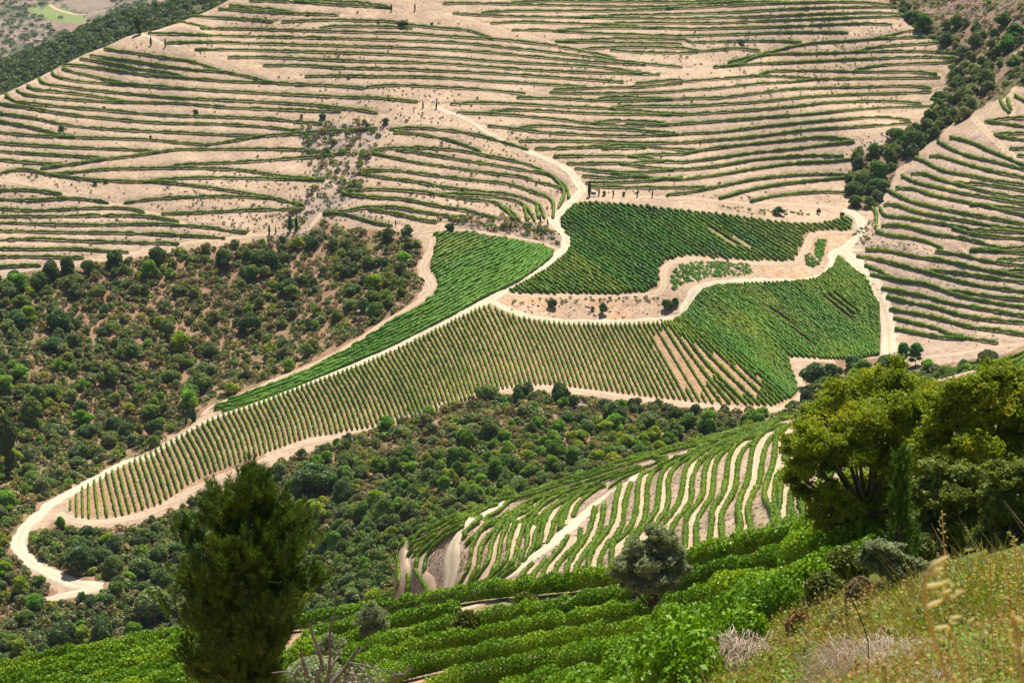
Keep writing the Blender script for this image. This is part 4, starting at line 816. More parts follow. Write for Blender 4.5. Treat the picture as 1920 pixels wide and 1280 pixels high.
for i, (u, v, w, h, where) in enumerate([(367,214,12,10,'on a bare bank right of the hill nose middle'), (115,244,14,8,'on a bank low on the hill nose left side'), (282,260,8,9,'on the lowest banks of the hill nose'), (605,223,16,10,'right end of the hill nose banks'), (565,221,8,7,'beside the widest one at the hill nose end'), (195,204,7,6,'high on the left of the hill nose'), (723,232,14,12,'above the knoll rows'), (683,232,8,8,'left of the bush above the knoll rows'), (1460,403,22,15,'above the dark upper field, widest one'), (1535,402,9,11,'above the right part of the dark upper field'), (1390,84,14,10,'on a high bank of the big slope'), (179,346,11,9,'below the long low row at left'), (198,343,9,8,'right of its twin below the long low row at left'), (757,48,28,10,'top of the slope beside two cypresses'), (810,48,7,7,'right of the wide shrubs at the top of the slope')]):
    put('oak', u, v, w, h, DK, f'small dark shrub {where}', group='small shrubs on the terraces', parts=False)
CY = [(283,86,17,'left one of the pair on the hill nose crest'), (310,88,16,'right one of the pair on the hill nose crest'), (793,203,14,'left of the small white panel on the slope'), (818,205,15,'right of the small white panel on the slope'), (734,22,14,'left one at the top edge of the picture'), (778,21,14,'right one at the top edge of the picture'), (1105,369,30,'tallest one at the road bend beside the white panel'), (1123,367,15,'just right of the white panel by the road bend'), (1150,369,13,'third from the road bend along the level path'), (1195,369,14,'fourth from the road bend along the level path'), (1223,370,14,'fifth from the road bend along the level path'), (1252,371,9,'last and smallest of the row along the level path'), (505,440,20,'leftmost of the group above the rock slide'), (517,438,13,'shortest of the group above the rock slide'), (544,435,34,'tallest of the group above the rock slide'), (556,433,29,'rightmost of the group above the rock slide'), (729,422,11,'left one below the knoll rows'), (742,424,13,'right one below the knoll rows'), (1013,419,18,'left one by the road at the knoll foot'), (1027,423,13,'right one by the road at the knoll foot'), (349,798,22,'thin one on the road side left of the wedge field tip'), (363,790,26,'stout one on the road side left of the wedge field tip')]
for u, v, h, w in CY:
    p = hit([u], [v], 'F')[0]; H = h*p[1]/FPX; c = tree('cypress', (p[0], p[1], float(ground(*p))-.05), H, u, CYP, CYPT, (.5,.68,.5,1), 'dark slender cypress, '+w, 'cypress', 'cypresses', zs=1.0)
    if u in (363,): c.scale = (H*2.2, H*2.2, H)
for u, v in ((1133,367), (1170,368)): put('dec', u, v, 9, 9, OL, 'little round tree among the cypresses, '+('nearer the road bend' if u < 1150 else 'farther from the road bend'))
# --- scattered trees and bushes
rs = np.random.default_rng(77); ALLT = {}
OCC = set()
ROADPX = [smooth(pts(r[1]), 6) for r in ROADS if r[0] == 'F']
RPX = np.concatenate(ROADPX); RW = hit(RPX[:,0], RPX[:,1], 'F')
fieldpoly = [POLY[k] for k in ('upper', 'wedge', 'striped')]
def free(x, y, rad, pack):
    for X, Y, q in TREES:
        if abs(X-x) < 14 and (X-x)**2+(Y-y)**2*.7 < ((q+rad)*pack)**2: return False
    return ((RW[:,0]-x)**2+(RW[:,1]-y)**2).min() > (rad+2.2)**2
def scatter(poly, n, dia, pack, kinds, tries=6, fields=True, avoid=None):
    out = []; lo, hi = poly.min(0), poly.max(0)
    for _ in range(n*tries):
        if len(out) >= n: break
        u, v = rs.uniform(lo[0], hi[0]), rs.uniform(lo[1], hi[1])
        if not inside(np.array([u]), np.array([v]), poly)[0]: continue
        if fields and any(inside(np.array([u]), np.array([v-2]), f)[0] for f in fieldpoly): continue
        if avoid is not None and inside(np.array([u]), np.array([v]), avoid)[0]: continue
        p = hit([u], [v], 'F')[0]; d = rs.uniform(*dia)*(.6+.75*rs.random()**1.6)
        if not free(p[0], p[1], d*.5, pack): continue
        k = kinds(u, v, p); 
        if k is None: continue
        TREES.append((p[0], p[1], d*.5)); out.append((u, v, p, d, k))
    return out
def spot(u, v):
    hs = 'left' if u < 330 else 'middle' if u < 600 else 'right'
    if v > 960 and u < 520: return 'under the road hairpin'
    return f'{"high" if v < 560 else "midway" if v < 700 else "low"} on the {hs} scrub slope'
def clearing(u, v):   # open ground seen in the photograph
    for a, b, ra, rb in ((400,560,60,28), (180,770,50,16), (430,690,30,60), (330,545,55,20), (440,470,40,22), (690,760,60,22), (900,770,100,16), (110,1170,60,40), (230,990,50,12), (560,640,60,18), (830,840,40,20), (700,860,60,18), (520,880,40,14), (1330,795,30,12), (250,580,40,16), (620,445,30,10), (60,590,30,12)):
        if ((u-a)/ra)**2+((v-b)/rb)**2 < 1: return True
    return False
def k_scrub(u, v, p):
    if clearing(u, v) and rs.random() < .85: return None
    g = .5+.5*math.sin(u*.021+v*.013)
    low = np.clip((v-600)/250, 0, 1)
    if rs.random() > .72+.28*low+.1*g: return None
    r = rs.random()
    if r < .12+.20*low: return ('dec', BR if rs.random() < .6 else YL)
    return ('oak', [DK, MD, GY_, OL, DK, MD][int(rs.random()*6)])
A1 = scatter(POLY['scrub'], 1000, (4.0, 8.6), .52, k_scrub)
gp = pts('X 60,1000 250,990 400,930 560,857 760,787 880,747 980,736 1300,770 1450,778 1600,700 1700,700 1900,680 1900,760 1500,860 1200,930 980,1000 780,1080 760,1160 600,1260 200,1270 60,1160 100,1130 200,1118 100,1070 55,1030')
def k_gully(u, v, p):
    if clearing(u, v): return None
    line = np.interp(u, [300, 560, 900, 1300, 1480], [1010, 930, 830, 800, 790])
    dense = v > line or u > 1480
    if not dense and rs.random() < (.72 if u < 560 else .62): return None
    r = rs.random()
    if dense and u > 480: return ('dec', [BR, (1.15,1.6,.55,1), (.95,1.35,.6,1), MD, YL, GY_][int(rs.random()*6)])
    return ('oak', [DK, MD, GY_, OL][int(r*4)]) if r < .72 else ('dec', BR)
A2 = scatter(gp, 1200, (3.6, 7.8), .50, k_gully)
def k_right(u, v, p):
    if (v < 45 and u > 1715) or (v < 130 and rs.random() < .6) or (130 < v < 230 and u > 1830 and rs.random() < .6): return None
    return ('oak', [DK, DK, MD, GY_][int(rs.random()*4)]) if rs.random() < .8 else ('dec', (.7,1.1,.6,1))
A3 = scatter(POLY['gullyright'], 240, (5.5, 12.0), .55, k_right)
COLW = {DK: 'dark green', MD: 'mid green', GY_: 'grey green', OL: 'olive', BR: 'bright green', YL: 'yellow green'}
def label_for(u, v, d, col, zone):
    size = 'large' if d > 6.8 else 'medium sized' if d > 5 else 'small'; return f'{size} {COLW.get(col, "green")} {"tree" if zone != "s" else "oak"} '
SMALLSTUFF = []
cnt = {'oak': 0, 'dec': 0}; SCAT = []
pool = [(a, 's') for a in A1]+[(a, 'g') for a in A2]+[(a, 'r') for a in A3]
pool.sort(key=lambda t: -t[0][3]/t[0][2][1])
for (u, v, p, d, (kind, col)), zone in pool:
    vis_ok = not (zone == 'g' and v > np.interp(u, [740, 960, 1180, 1480, 1900], [1020, 930, 857, 785, 700]) and u > 735)
    jc = tuple(np.clip(np.array(col[:3])*rs.uniform(.85, 1.18)*np.array([rs.uniform(.92, 1.1), 1, rs.uniform(.85, 1.1)]), 0, 2))+(1,)
    i = int(rs.random()*30); me, tr = ((OAK[i % 6], OAKT) if kind == 'oak' else (DEC[i % 5], DECT))
    if cnt[kind] >= 262 or not vis_ok: SMALLSTUFF.append((p, d, i, kind, jc)); continue
    cnt[kind] += 1
    big = d/p[1]*FPX > 30
    where = spot(u, v) if zone == 's' else ('in the upper right gully' if zone == 'r' else ('in the wooded gully' if u > 640 else 'below the striped vineyard'))
    if zone == 'g' and u > 640: where += (', left end' if u < 850 else ', middle' if u < 1150 else ', right end')
    size = 'large' if d > 7 else 'medium sized' if d > 5.2 else 'small'
    lab = f'{size} {COLW.get(col, "leafy green")} {"oak" if kind == "oak" else "leafy tree"} {where}'
    z = float(ground(*p))-.15*d*rs.random()*.3
    SCAT.append((u, v, lab, lab)); SCAT[-1] = (u, lab, tree('holm_oak' if kind == 'oak' else 'leafy_tree', (p[0], p[1], z), d, rs.uniform(0, 6.28), me, tr, jc, lab, 'tree', lab.split(', ')[0].replace('large ', '').replace('medium sized ', '').replace('small ', '')+' ('+size+')', zs=rs.uniform(.72, 1.2), parts=big))
for lab in {t[1] for t in SCAT}:
    m_ = sorted([t for t in SCAT if t[1] == lab], key=lambda t: t[0])
    if len(m_) > 1:
        a_, b_ = lab.split(' oak ', 1) if ' oak ' in lab else (lab, ''); kind_ = 'oaks' if b_ else 'leafy trees'
        if not b_: a_, b_ = lab.split(' leafy tree ', 1)
        for i, t in enumerate(m_): t[2]['label'] = f'{nth(i)} from left of {a_} {kind_} {b_}'
fl_ = pts('X 560,1040 640,1010 700,1000 746,1012 736,1080 728,1150 640,1165 560,1180'); FU = rs.uniform(560, 748, 500); FV = rs.uniform(1000, 1185, 500); fm = inside(FU, FV, fl_); FP = hit(FU[fm], FV[fm])
for p in FP[:90]: SMALLSTUFF.append((p, rs.uniform(2.6, 5.0)*p[1]/500, int(rs.random()*30), 'dec', (rs.uniform(.8, 1.1), rs.uniform(1.1, 1.5), .6, 1)))
def low_crown(n, seed): return crown(seed, 6, n, .15, .7, .0, core=.85, rl=(.22, .36))
LOWC = [crown(200+i, 12, 420, .095, .8, .0, core=.75, rl=(.14, .27), jit=1.1) for i in range(4)]; LOWS = [crown(210+i, 5, 84, .19, .7, .0, core=0, rl=(.2, .36), jit=.9) for i in range(6)]
def mass(name, items, label, geos=LOWC, mat=M_BUSH_S):
    Vs, Fs, Cs, n = [], [], [], 0
    for (x, y, z, d, zs, c, k) in items:
        V, F = geos[k % len(geos)]; a = k*2.3; ca_, sa_ = math.cos(a), math.sin(a)
        Q = np.stack([(V[:,0]*ca_-V[:,1]*sa_)*d+x, (V[:,0]*sa_+V[:,1]*ca_)*d+y, V[:,2]*d*zs+z], 1)
        Vs.append(Q.astype(np.float32)); Fs.append(F+n); n += len(V); Cs.append(np.tile(np.array(c[:3], np.float32), (len(V), 1)))
    o = mesh_obj(name, np.concatenate(Vs), np.concatenate(Fs), mat, col=np.concatenate(Cs)); tag(o, label, name.replace('_', ' '), kind='stuff'); return o
mass('woodland', [(p[0], p[1], float(ground(*p))-.2, d, 1.0, c, i) for p, d, i, k, c in SMALLSTUFF]+
     [(x, y, float(ground(x, y))-.3, rs.uniform(4, 7.5), 1.0, (.8, 1.1, .65), int(rs.random()*99)) for x, y in zip(rs.uniform(-60, 190, 260), rs.uniform(530, 620, 260))], 'smaller trees and undergrowth filling the gully and scrub slope')
def rand_in(poly, n, layer):
    lo, hi = poly.min(0), poly.max(0); u = rs.uniform(lo[0], hi[0], n*3); v = rs.uniform(lo[1], hi[1], n*3); m = inside(u, v, poly)
    u, v = u[m][:n], v[m][:n]; p = hit(u, v, layer); return u, v, p
# low scrub: heather, broom and dry bushes between the oaks
items = []
SC = [(1.1,1.05,1.0), (1.5,1.1,1.05), (1.0,1.2,.75), (.9,1.4,.6), (1.5,1.5,.6), (1.6,1.25,1.2), (.8,1.0,.7)]
for poly, n in ((POLY['scrub'], 12000), (gp, 10000), (POLY['gullyright'], 900), (POLY['greybank'], 260), (POLY['lowrock'], 130)):
    u, v, p = rand_in(poly, n, 'F')
    bad = np.zeros(len(u), bool)
    for f in fieldpoly: bad |= inside(u, v-2, f)
    near_road = np.array([((RW[:,0]-a)**2+(RW[:,1]-b)**2).min() < 3.6**2 for a, b in p]); bad |= near_road
    z = ground(p[:,0], p[:,1])
    for k in np.nonzero(~bad)[0]:
        d = rs.uniform(1.0, 3.4)*(1 if rs.random() < .8 else 1.5); items.append((p[k,0], p[k,1], z[k]-.05, d, rs.uniform(.6, 1.0), np.array(SC[int(rs.random()*7)])*rs.uniform(.8, 1.2), k))
for s_, n, c in (('X 1255,520 1275,495 1330,490 1400,492 1415,512 1380,518 1330,520 1280,532 1262,545', 520, (.9,1.9,.5)), ('X 1530,450 1550,448 1545,475 1538,490 1528,478', 160, (.9,2.0,.5)), ('X 1508,480 1518,475 1538,495 1530,502 1512,498', 90, (.9,1.6,.6)), ('X 870,760 940,742 975,740 980,750 900,775', 200, (.9,1.8,.5)), ('X 820,410 900,400 1050,440 1000,420 880,408', 120, (1.2,1.2,.9)), ('X 1330,385 1500,395 1520,404 1400,402', 70, (1.2,1.3,.8)), ('X 1600,440 1650,400 1640,440 1620,460', 60, (1.1,1.2,.8)), ('X 960,560 1240,556 1240,566 960,572', 60, (1.3,1.3,.9))):
    u, v, p = rand_in(pts(s_), n, 'F'); z = ground(p[:,0], p[:,1])
    for k in range(len(u)): items.append((p[k,0], p[k,1], z[k]-.05, rs.uniform(.6, 1.7), .7, np.array(c)*rs.uniform(.75, 1.15), k))
mass('low_scrub', items, 'low heather, broom and dry bushes covering the slopes', LOWS)
# weeds dotted over the terraces
items = []
tp_ = pts('X 0,200 120,130 300,70 430,20 1700,10 1780,100 1700,230 1590,300 1590,385 1300,375 1090,370 1060,430 840,405 600,425 450,470 0,520')
u, v, p = rand_in(tp_, 9500, 'F'); dens = vnoise(p[:,0], p[:,1], 45, 51)+.5*vnoise(p[:,0], p[:,1], 12, 52); z = ground(p[:,0], p[:,1])
left = (u < 600) & (v > 90) & (v < 320)
for k in range(len(u)):
    if rs.random() > np.clip(.45+dens[k], .05, 1)*(.18 if left[k] else 1) or ((RW[:,0]-p[k,0])**2+(RW[:,1]-p[k,1])**2).min() < 9: continue
    items.append((p[k,0], p[k,1], z[k]-.05, rs.uniform(.4, 1.3)*(1.7 if rs.random() < .06 else 1), rs.uniform(.7, 1.1), np.array(SC[int(rs.random()*7)])*.75, k))
tp2 = pts('X 1600,470 1640,400 1700,300 1920,250 1990,260 1990,660 1700,640'); u, v, p = rand_in(tp2, 1100, 'F'); z = ground(p[:,0], p[:,1])
for k in range(len(u)): items.append((p[k,0], p[k,1], z[k]-.05, rs.uniform(.3, .8), .9, np.array(SC[int(rs.random()*7)])*.9, k))
mass('weeds', items, 'small weeds dotted over the bare terrace banks', LOWS)
# grass and weeds on the banks of the middle hill
items = []; mp = pts('X 742,1130 760,1015 960,935 1180,862 1480,790 1500,990 1300,1050 1000,1110')
u, v, p = rand_in(mp, 2600, 'M'); z = ground(p[:,0], p[:,1]); mpaths = np.concatenate([hit(*smooth(pts(s), 6).T, 'M') for s in MPATH]+[hit(*smooth(pts(r[1]), 6).T, 'M') for r in ROADS if r[0] == 'M'])
for k in range(len(u)):
    if ((mpaths[:,0]-p[k,0])**2+(mpaths[:,1]-p[k,1])**2).min() > 2.6: items.append((p[k,0], p[k,1], z[k]-.03, rs.uniform(.2, .6), .6, np.array(SC[int(rs.random()*6)])*np.array([1.1, 1.2, .7]), k))
mass('bank_weeds', items, 'weeds and tufts on the vineyard banks of the middle hill', LOWS)
# far forest on the ridge behind, and the hazy valley beyond it
items = []
x = rs.uniform(-620, 0, 16000); y = rs.uniform(1180, 1960, 16000); a = x/y; g_ = SF['B']
fa = np.interp(a, GA, np.arange(nA)).astype(int); fy = np.interp(y, GY, lgy).astype(int); ok = (ZONE[np.clip(fa, 0, nA-1), np.clip(fy, 0, nL-1)] == zi['B']) & (a > -.32) & (a < -.06)
x, y = x[ok][:9000], y[ok][:9000]; z = ground(x, y); dn = vnoise(x, y, 90, 61)
for k in range(len(x)):
    if dn[k] < -.6 and rs.random() < .5: continue
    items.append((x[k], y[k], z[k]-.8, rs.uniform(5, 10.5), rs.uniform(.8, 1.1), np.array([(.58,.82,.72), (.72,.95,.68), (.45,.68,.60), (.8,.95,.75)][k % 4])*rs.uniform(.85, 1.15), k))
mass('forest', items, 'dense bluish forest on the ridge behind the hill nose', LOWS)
items = []; x = rs.uniform(-1500, -300, 5200); y = rs.uniform(2350, 4600, 5200); u, v = proj(x, y, ground(x, y)); fld = inside(u, v, pts('X 50,20 100,5 200,-10 215,15 150,64 95,60 90,42'))
z = ground(x, y)
n_valley = len(x)
for k in range(n_valley):
    if fld[k] and rs.random() < .93: continue
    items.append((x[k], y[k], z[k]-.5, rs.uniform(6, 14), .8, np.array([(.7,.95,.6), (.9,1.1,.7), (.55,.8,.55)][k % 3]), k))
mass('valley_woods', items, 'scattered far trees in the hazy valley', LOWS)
# ---------------------------------------------------------------- near trees
def leaf2(name, d, m, l, tr=.25, sc=1.2, fine=7): return leaf_mat(name, d, m, l, sc, tr, fine=fine)
M_PINE = leaf2('pine_needles', (.035, .085, .008), (.08, .15, .012), (.22, .29, .025), .14, .8, 3)
M_YPINE = leaf2('young_pine_needles', (.05, .12, .014), (.085, .17, .018), (.15, .25, .03), .25, 1.0, 4)
M_CORK = leaf2('cork_oak_leaves', (.11, .17, .012), (.26, .34, .020), (.55, .52, .035), .42, .45, 3)
M_CORKG = leaf2('green_oak_leaves', (.09, .13, .025), (.17, .22, .04), (.38, .44, .12), .38, .6, 4)
M_OLIVE = leaf2('olive_leaves', (.17, .215, .12), (.30, .36, .21), (.50, .55, .36), .34, 1.0, 6)
M_BROOM = leaf2('broom_stems', (.07, .105, .015), (.13, .17, .025), (.24, .25, .04), .25, 1.5, 9)
M_WEED = leaf2('weed_leaves', (.06, .14, .012), (.12, .22, .02), (.24, .33, .04), .3, 2, 9); M_RUST = flat_mat('rusty_stems', (.30, .17, .06), .9, .4, 9)
M_GRASS = leaf_mat('grass_blades', (.6, .6, .6), (.9, .9, .9), (1.1, 1.1, 1.1), 2.0, .3, tint='attr', fine=12)
M_DEAD = flat_mat('dead_wood', (.20, .17, .15), .9, .4, 8); M_STRAW = flat_mat('straw', (.58, .47, .36), .9, .3, 14)
M_POLE = flat_mat('pole_wood', (.16, .085, .05), .9, .3, 8); M_WIRE = flat_mat('wire', (.05, .05, .05), .6, .1)
M_WHITE = flat_mat('white_wall', (.80, .79, .76), .8, .05, .5); M_ROOF = flat_mat('roof_tile', (.42, .22, .14), .9, .2, 3); M_BLUE = flat_mat('blue_panel', (.16, .22, .36), .4, .1); M_DARK = flat_mat('dark_metal', (.03, .03, .04), .6, .2)
def at(u, v, D): a, s = ray(u, v); return np.array([float(a)*D, D, float(s)*D])
def needle_tufts(P, A, L, r, n=34, w=.011, back=1.9):   # bottle-brush shoots: needles raking forward round each tip axis
    m = len(P); A = A/np.linalg.norm(A, axis=1)[:,None]; P = np.repeat(P, n, 0); A = np.repeat(A, n, 0); q = r.normal(0, 1, (m*n, 3)); q -= (q*A).sum(1)[:,None]*A; q /= np.linalg.norm(q, axis=1)[:,None]
    along = r.uniform(-back, .35, m*n)[:,None]*L; base = P+A*along; d = A*r.uniform(.55, 1.2, m*n)[:,None]+q*r.uniform(.45, .9, m*n)[:,None]; d /= np.linalg.norm(d, axis=1)[:,None]
    ln = L*r.uniform(.55, 1.0, m*n)[:,None]; s = np.cross(d, r.normal(0, 1, (m*n, 3))); s /= np.linalg.norm(s, axis=1)[:,None]+1e-9
    V = np.stack([base-s*w*.5, base+s*w*.5, base+d*ln+s*w*.25, base+d*ln-s*w*.25], 1).reshape(-1, 3)
    return V, np.arange(4*m*n).reshape(-1, 4)
def pine(name, u, vtop, D, prof, label, mat, L=.17, nb=90, tuft=30, seed=1, w=.013, dens=1.0, dead=(), clump=.30, wide=1.0):
    r = np.random.default_rng(seed); top = at(u, vtop, D); zg = float(ground(top[0], top[1])); H = top[2]-zg; m = D/FPX
    root = empty(name, (top[0], top[1], zg)); tag(root, label, 'pine tree')
    zs = np.linspace(-.3, H, 22); wv = np.cumsum(r.normal(0, .02, (22, 2)), 0)*np.clip(H/10, .3, 1); TP = np.column_stack([wv, zs])
    mesh_obj('trunk', *tube(TP, np.linspace(.022*H**.9+.03, .02, 22), 9, .06, r), M_BARK, root)
    LB, tips, ax = [], [], []
    pv = np.array([p[0] for p in prof]); pl = np.array([p[1] for p in prof])*m*wide; pr = np.array([p[2] for p in prof])*m*wide
    vt = np.array(pv); 
    for b in range(nb):
        f = (b+r.random())/nb; v = vtop+6+(pv[-1]-vtop)*f**.92; z = top[2]-(v-vtop)*m/math.cos(PITCH)-zg; a = b*2.399+r.normal(0, .35)
        side = .5+.5*math.cos(a); R_ = (np.interp(v, pv, pl)*(1-side)+np.interp(v, pv, pr)*side)*r.uniform(.5, 1.15); R_ = max(R_, .25)
        rise = r.uniform(.25, .6)*(1-.4*f); s = np.array([np.interp(z-R_*rise*.8, zs, TP[:,0]), np.interp(z-R_*rise*.8, zs, TP[:,1]), z-R_*rise*.8]); t = np.linspace(0, 1, 7)[:,None]
        dirh = np.array([math.cos(a), math.sin(a), 0]); P = s+dirh*R_*t+np.array([0, 0, 1])*R_*(rise*.35*t+rise*.75*t**2); P[1:-1] += r.normal(0, R_*.02, (5, 3))
        LB.append(tube(P, np.linspace(.012+.012*R_, .006, 7), 5)); 
        nc = int(2+R_*2.4)
        for c_ in range(nc):
            q = .35+.65*((c_+r.random())/nc); cen = s+dirh*R_*q+np.array([0, 0, 1])*R_*(rise*.35*q+rise*.75*q*q); lat = (1.15-q*.6)*R_*.40
            cen = cen+np.array([-dirh[1], dirh[0], 0])*r.normal(0, lat*.75)+np.array([0, 0, 1])*r.uniform(-.1, .5)*lat; cr = clump*r.uniform(.6, 1.25)
            for k in range(int(5*dens)):
                off = r.normal(0, 1, 3)*cr*np.array([.55, .55, .75]); tips.append(cen+off); ax.append(dirh*.35+off/cr*.35+np.array([0, 0, r.uniform(.7, 1.3)]))
    for k in range(int(14*dens)): tips.append(TP[-1]+r.normal(0, .09, 3)*np.array([1, 1, 1.6])-np.array([0, 0, .15])); ax.append([r.normal(0, .25), r.normal(0, .25), 1])
    mesh_obj('branches', *cat_geo(LB), M_BARK, root)
    mesh_obj('crown', *needle_tufts(np.array(tips), np.array(ax, float), L, r, tuft, w), mat, root, smooth_=False)
    for k, (pp) in enumerate(dead):
        W0 = np.array([at(a, b, D-.9)-np.array([top[0], top[1], zg]) for a, b in pp]); mesh_obj('dead_branch', *tube(W0, np.linspace(.022, .008, len(W0)), 5), flat_dead, root)
    return root
flat_dead = flat_mat('bleached_wood', (.42, .36, .31), .9, .3, 8)
pine('pine', 468, 876, 62, [(876, 8, 10), (896, 74, 42), (927, 92, 56), (951, 108, 92), (985, 132, 108), (1015, 152, 120), (1045, 146, 128), (1065, 134, 130), (1119, 134, 128), (1159, 140, 96), (1190, 132, 62), (1230, 120, 50), (1280, 108, 50), (1340, 90, 50), (1420, 60, 40)],
     'tall dark green pine rising in front of the striped vineyard', M_PINE, L=.23, nb=78, tuft=54, seed=4, w=.025, dens=1.6, clump=.36, wide=1.15,
     dead=[[(505, 1042), (518, 1030), (528, 1012)], [(503, 1088), (518, 1092), (530, 1090)], [(528, 1138), (548, 1130), (568, 1128)], [(508, 1044), (512, 1048)], [(545, 1130), (550, 1138)]])
pine('young_pine', 1697, 842, 58, [(842, 3, 4), (880, 10, 14), (910, 26, 16), (950, 20, 28), (990, 36, 26), (1020, 38, 34), (1060, 34, 30)], 'bright green young pine standing before the cork oaks', M_YPINE, L=.16, nb=24, tuft=40, seed=9, w=.02, dens=1.0, clump=.2)
def big_tree(name, label, cat, parts_px, D, base, mat, n, leaf, seed, bark=M_BARK, core=.45, asp=1.6, jit=1.2, trunk_r=.22, depth=1.0):
    # crown lobes at traced places round the trunk (u, v, radius px, depth offset m); limbs reach each lobe
    r = np.random.default_rng(seed); B = at(base[0], base[1], D); B[2] = float(ground(B[0], B[1])); m = D/FPX
    root = empty(name, tuple(B)); tag(root, label, cat); C, Rr = [], []
    for (u, v, rad, dz) in parts_px:
        C.append(at(u, v, D+dz)-B); Rr.append(rad*m)
    C, Rr = np.array(C), np.array(Rr)
    # break every lobe into smaller leafy clumps
    c2, r2 = [], []
    for c, q in zip(C, Rr):
        for k in range(17):
            d = r.normal(0, 1, 3); d[2] = abs(d[2])*.8-.35; d /= np.linalg.norm(d); c2.append(c+d*q*r.uniform(.25, 1.08)*np.array([1, depth, 1])); r2.append(q*r.uniform(.22, .50))
    for k in range(len(C)*9):               # leafy clumps bridging neighbouring boughs
        i = r.integers(len(C)); d_ = np.linalg.norm(C-C[i], axis=1); j = r.choice(np.argsort(d_)[:5]); t = r.random(); c2.append(C[i]*(1-t)+C[j]*t+r.normal(0, .25, 3)*Rr[i]); r2.append(Rr[i]*r.uniform(.18, .42))
    c2, r2 = np.array(c2), np.array(r2); P, Nn = [], []
    k = r.choice(len(c2), n, p=r2**2/(r2**2).sum()); d = r.normal(0, 1, (n, 3)); d[:,2] = d[:,2]*.8+.25; d /= np.linalg.norm(d, axis=1)[:,None]
    an = r.uniform(.65, 1.45, (len(c2), 3)); an[:,2] *= .8; rad_ = r.random(n)**.45*1.1
    tw = r.normal(0, 1, (len(c2), 12, 3)); tw[:,:,2] = tw[:,:,2]*.7+.3; tw /= np.linalg.norm(tw, axis=2)[:,:,None]; spray = r.random(n) < .30; d = np.where(spray[:,None], tw[k, r.integers(0, 12, n)]+r.normal(0, .10, (n, 3)), d); rad_ = np.where(spray, r.uniform(.7, 1.55, n), rad_)
    p = c2[k]+d*r2[k][:,None]*rad_[:,None]*an[k]; gp_ = [leaves(p, d+np.array([0, 0, .3]), leaf, r, jit, asp)]
    if core: gp_ += [blob(c, q*core*.8, 7, 5, r, .25) for c, q in zip(c2, r2)]
    mesh_obj('crown', *cat_geo(gp_), mat, root, smooth_=False)
    fork = np.array([0, 0, max(.35*C[:,2].mean(), .2)]); G = [tube([np.array([0, 0, -.2]), fork*.5+r.normal(0, .05, 3), fork], [trunk_r*1.25, trunk_r, trunk_r*.85], 9, .06, r)]
    mesh_obj('trunk', *cat_geo(G), bark, root)
    Lm = []
    for c, q in zip(C, Rr):
        mid_ = fork*.5+c*.5+r.normal(0, .12, 3)*q; mid_[2] = min(mid_[2], max(fork[2], c[2])); Lm.append(tube(smooth([fork, mid_, c], .3), np.linspace(trunk_r*.55, trunk_r*.15, len(smooth([fork, mid_, c], .3))), 6, .05, r))
        for j in range(4):
            d = r.normal(0, 1, 3); d /= np.linalg.norm(d); Lm.append(tube([c*.8+mid_*.2, c+d*q*.35, c+d*q*.8], [trunk_r*.16, trunk_r*.1, .012], 4))
    mesh_obj('limbs', *cat_geo(Lm), bark, root); return root
big_tree('cork_oak', 'large spreading cork oak with yellowish top and dark limbs beside the utility pole', 'cork oak',
  [(1560,760,46,1),(1620,735,48,2),(1680,715,40,1),(1700,745,45,0),(1520,800,36,0),(1505,850,40,-1),(1495,890,26,0),(1540,830,42,-2),(1600,790,52,0),(1650,780,50,-1),(1600,850,42,-2),(1640,860,42,0),(1700,800,48,0),(1740,740,42,1),(1745,800,42,0),(1550,930,32,-1),(1600,955,30,-1),(1510,925,20,0),(1570,965,26,0),(1640,940,30,0),(1690,870,36,0),(1600,905,30,2),(1660,910,36,1),(1560,870,30,0),(1625,985,30,0),(1530,965,22,0),(1670,960,30,1),(1700,930,36,1),(1490,830,22,0),(1480,900,16,0),(1580,1000,24,0),(1650,1005,28,0),(1690,985,30,1),(1545,985,18,0)], 104, (1625, 1010), M_CORK, 190000, .10, 1, trunk_r=.3)
big_tree('cork_oak', 'hazier yellow green cork oak at the right edge behind the others', 'cork oak',
  [(1790,735,34,0),(1830,720,30,0),(1800,790,44,0),(1850,770,48,0),(1900,760,40,0),(1935,790,45,0),(1780,850,44,0),(1840,850,50,-1),(1900,850,50,0),(1960,850,50,0),(1760,910,36,0),(1905,705,24,1),(1760,780,46,1),(1748,835,44,1),(1755,880,44,1),(1800,900,46,0),(1860,905,48,0),(1920,910,48,0),(1785,960,42,0),(1870,700,34,1),(1930,730,42,1),(1845,735,36,1),(1735,950,38,1),(1720,1000,34,1),(1840,960,44,0),(1850,815,42,1),(1895,820,44,1),(1940,840,46,1),(1830,860,40,1),(1890,870,40,1)], 96, (1830, 1010), M_CORK, 190000, .105, 2, trunk_r=.25)
big_tree('evergreen_oak', 'grey leaved evergreen oak in the middle of the right hand trees', 'oak tree',
  [(1760,880,30,0),(1800,890,34,0),(1735,930,38,0),(1780,935,42,-1),(1830,930,36,0),(1750,985,40,0),(1800,1000,42,-1),(1850,990,38,0),(1770,1040,38,0),(1730,1000,26,0),(1815,1060,36,0),(1750,1085,28,0),(1790,1100,32,0),(1835,1100,32,0)], 74, (1790, 1110), M_CORKG, 150000, .08, 3, trunk_r=.18)
big_tree('evergreen_oak', 'dark evergreen oak at the right edge nearest the dry grass', 'oak tree',
  [(1880,890,32,0),(1925,900,40,0),(1870,950,38,0),(1920,960,45,0),(1960,980,50,0),(1860,1015,38,0),(1910,1030,44,0),(1880,1080,36,0),(1940,1080,46,0),(1870,1110,30,0),(1910,1115,34,0)], 66, (1900, 1130), M_CORKG, 150000, .075, 4, trunk_r=.18)
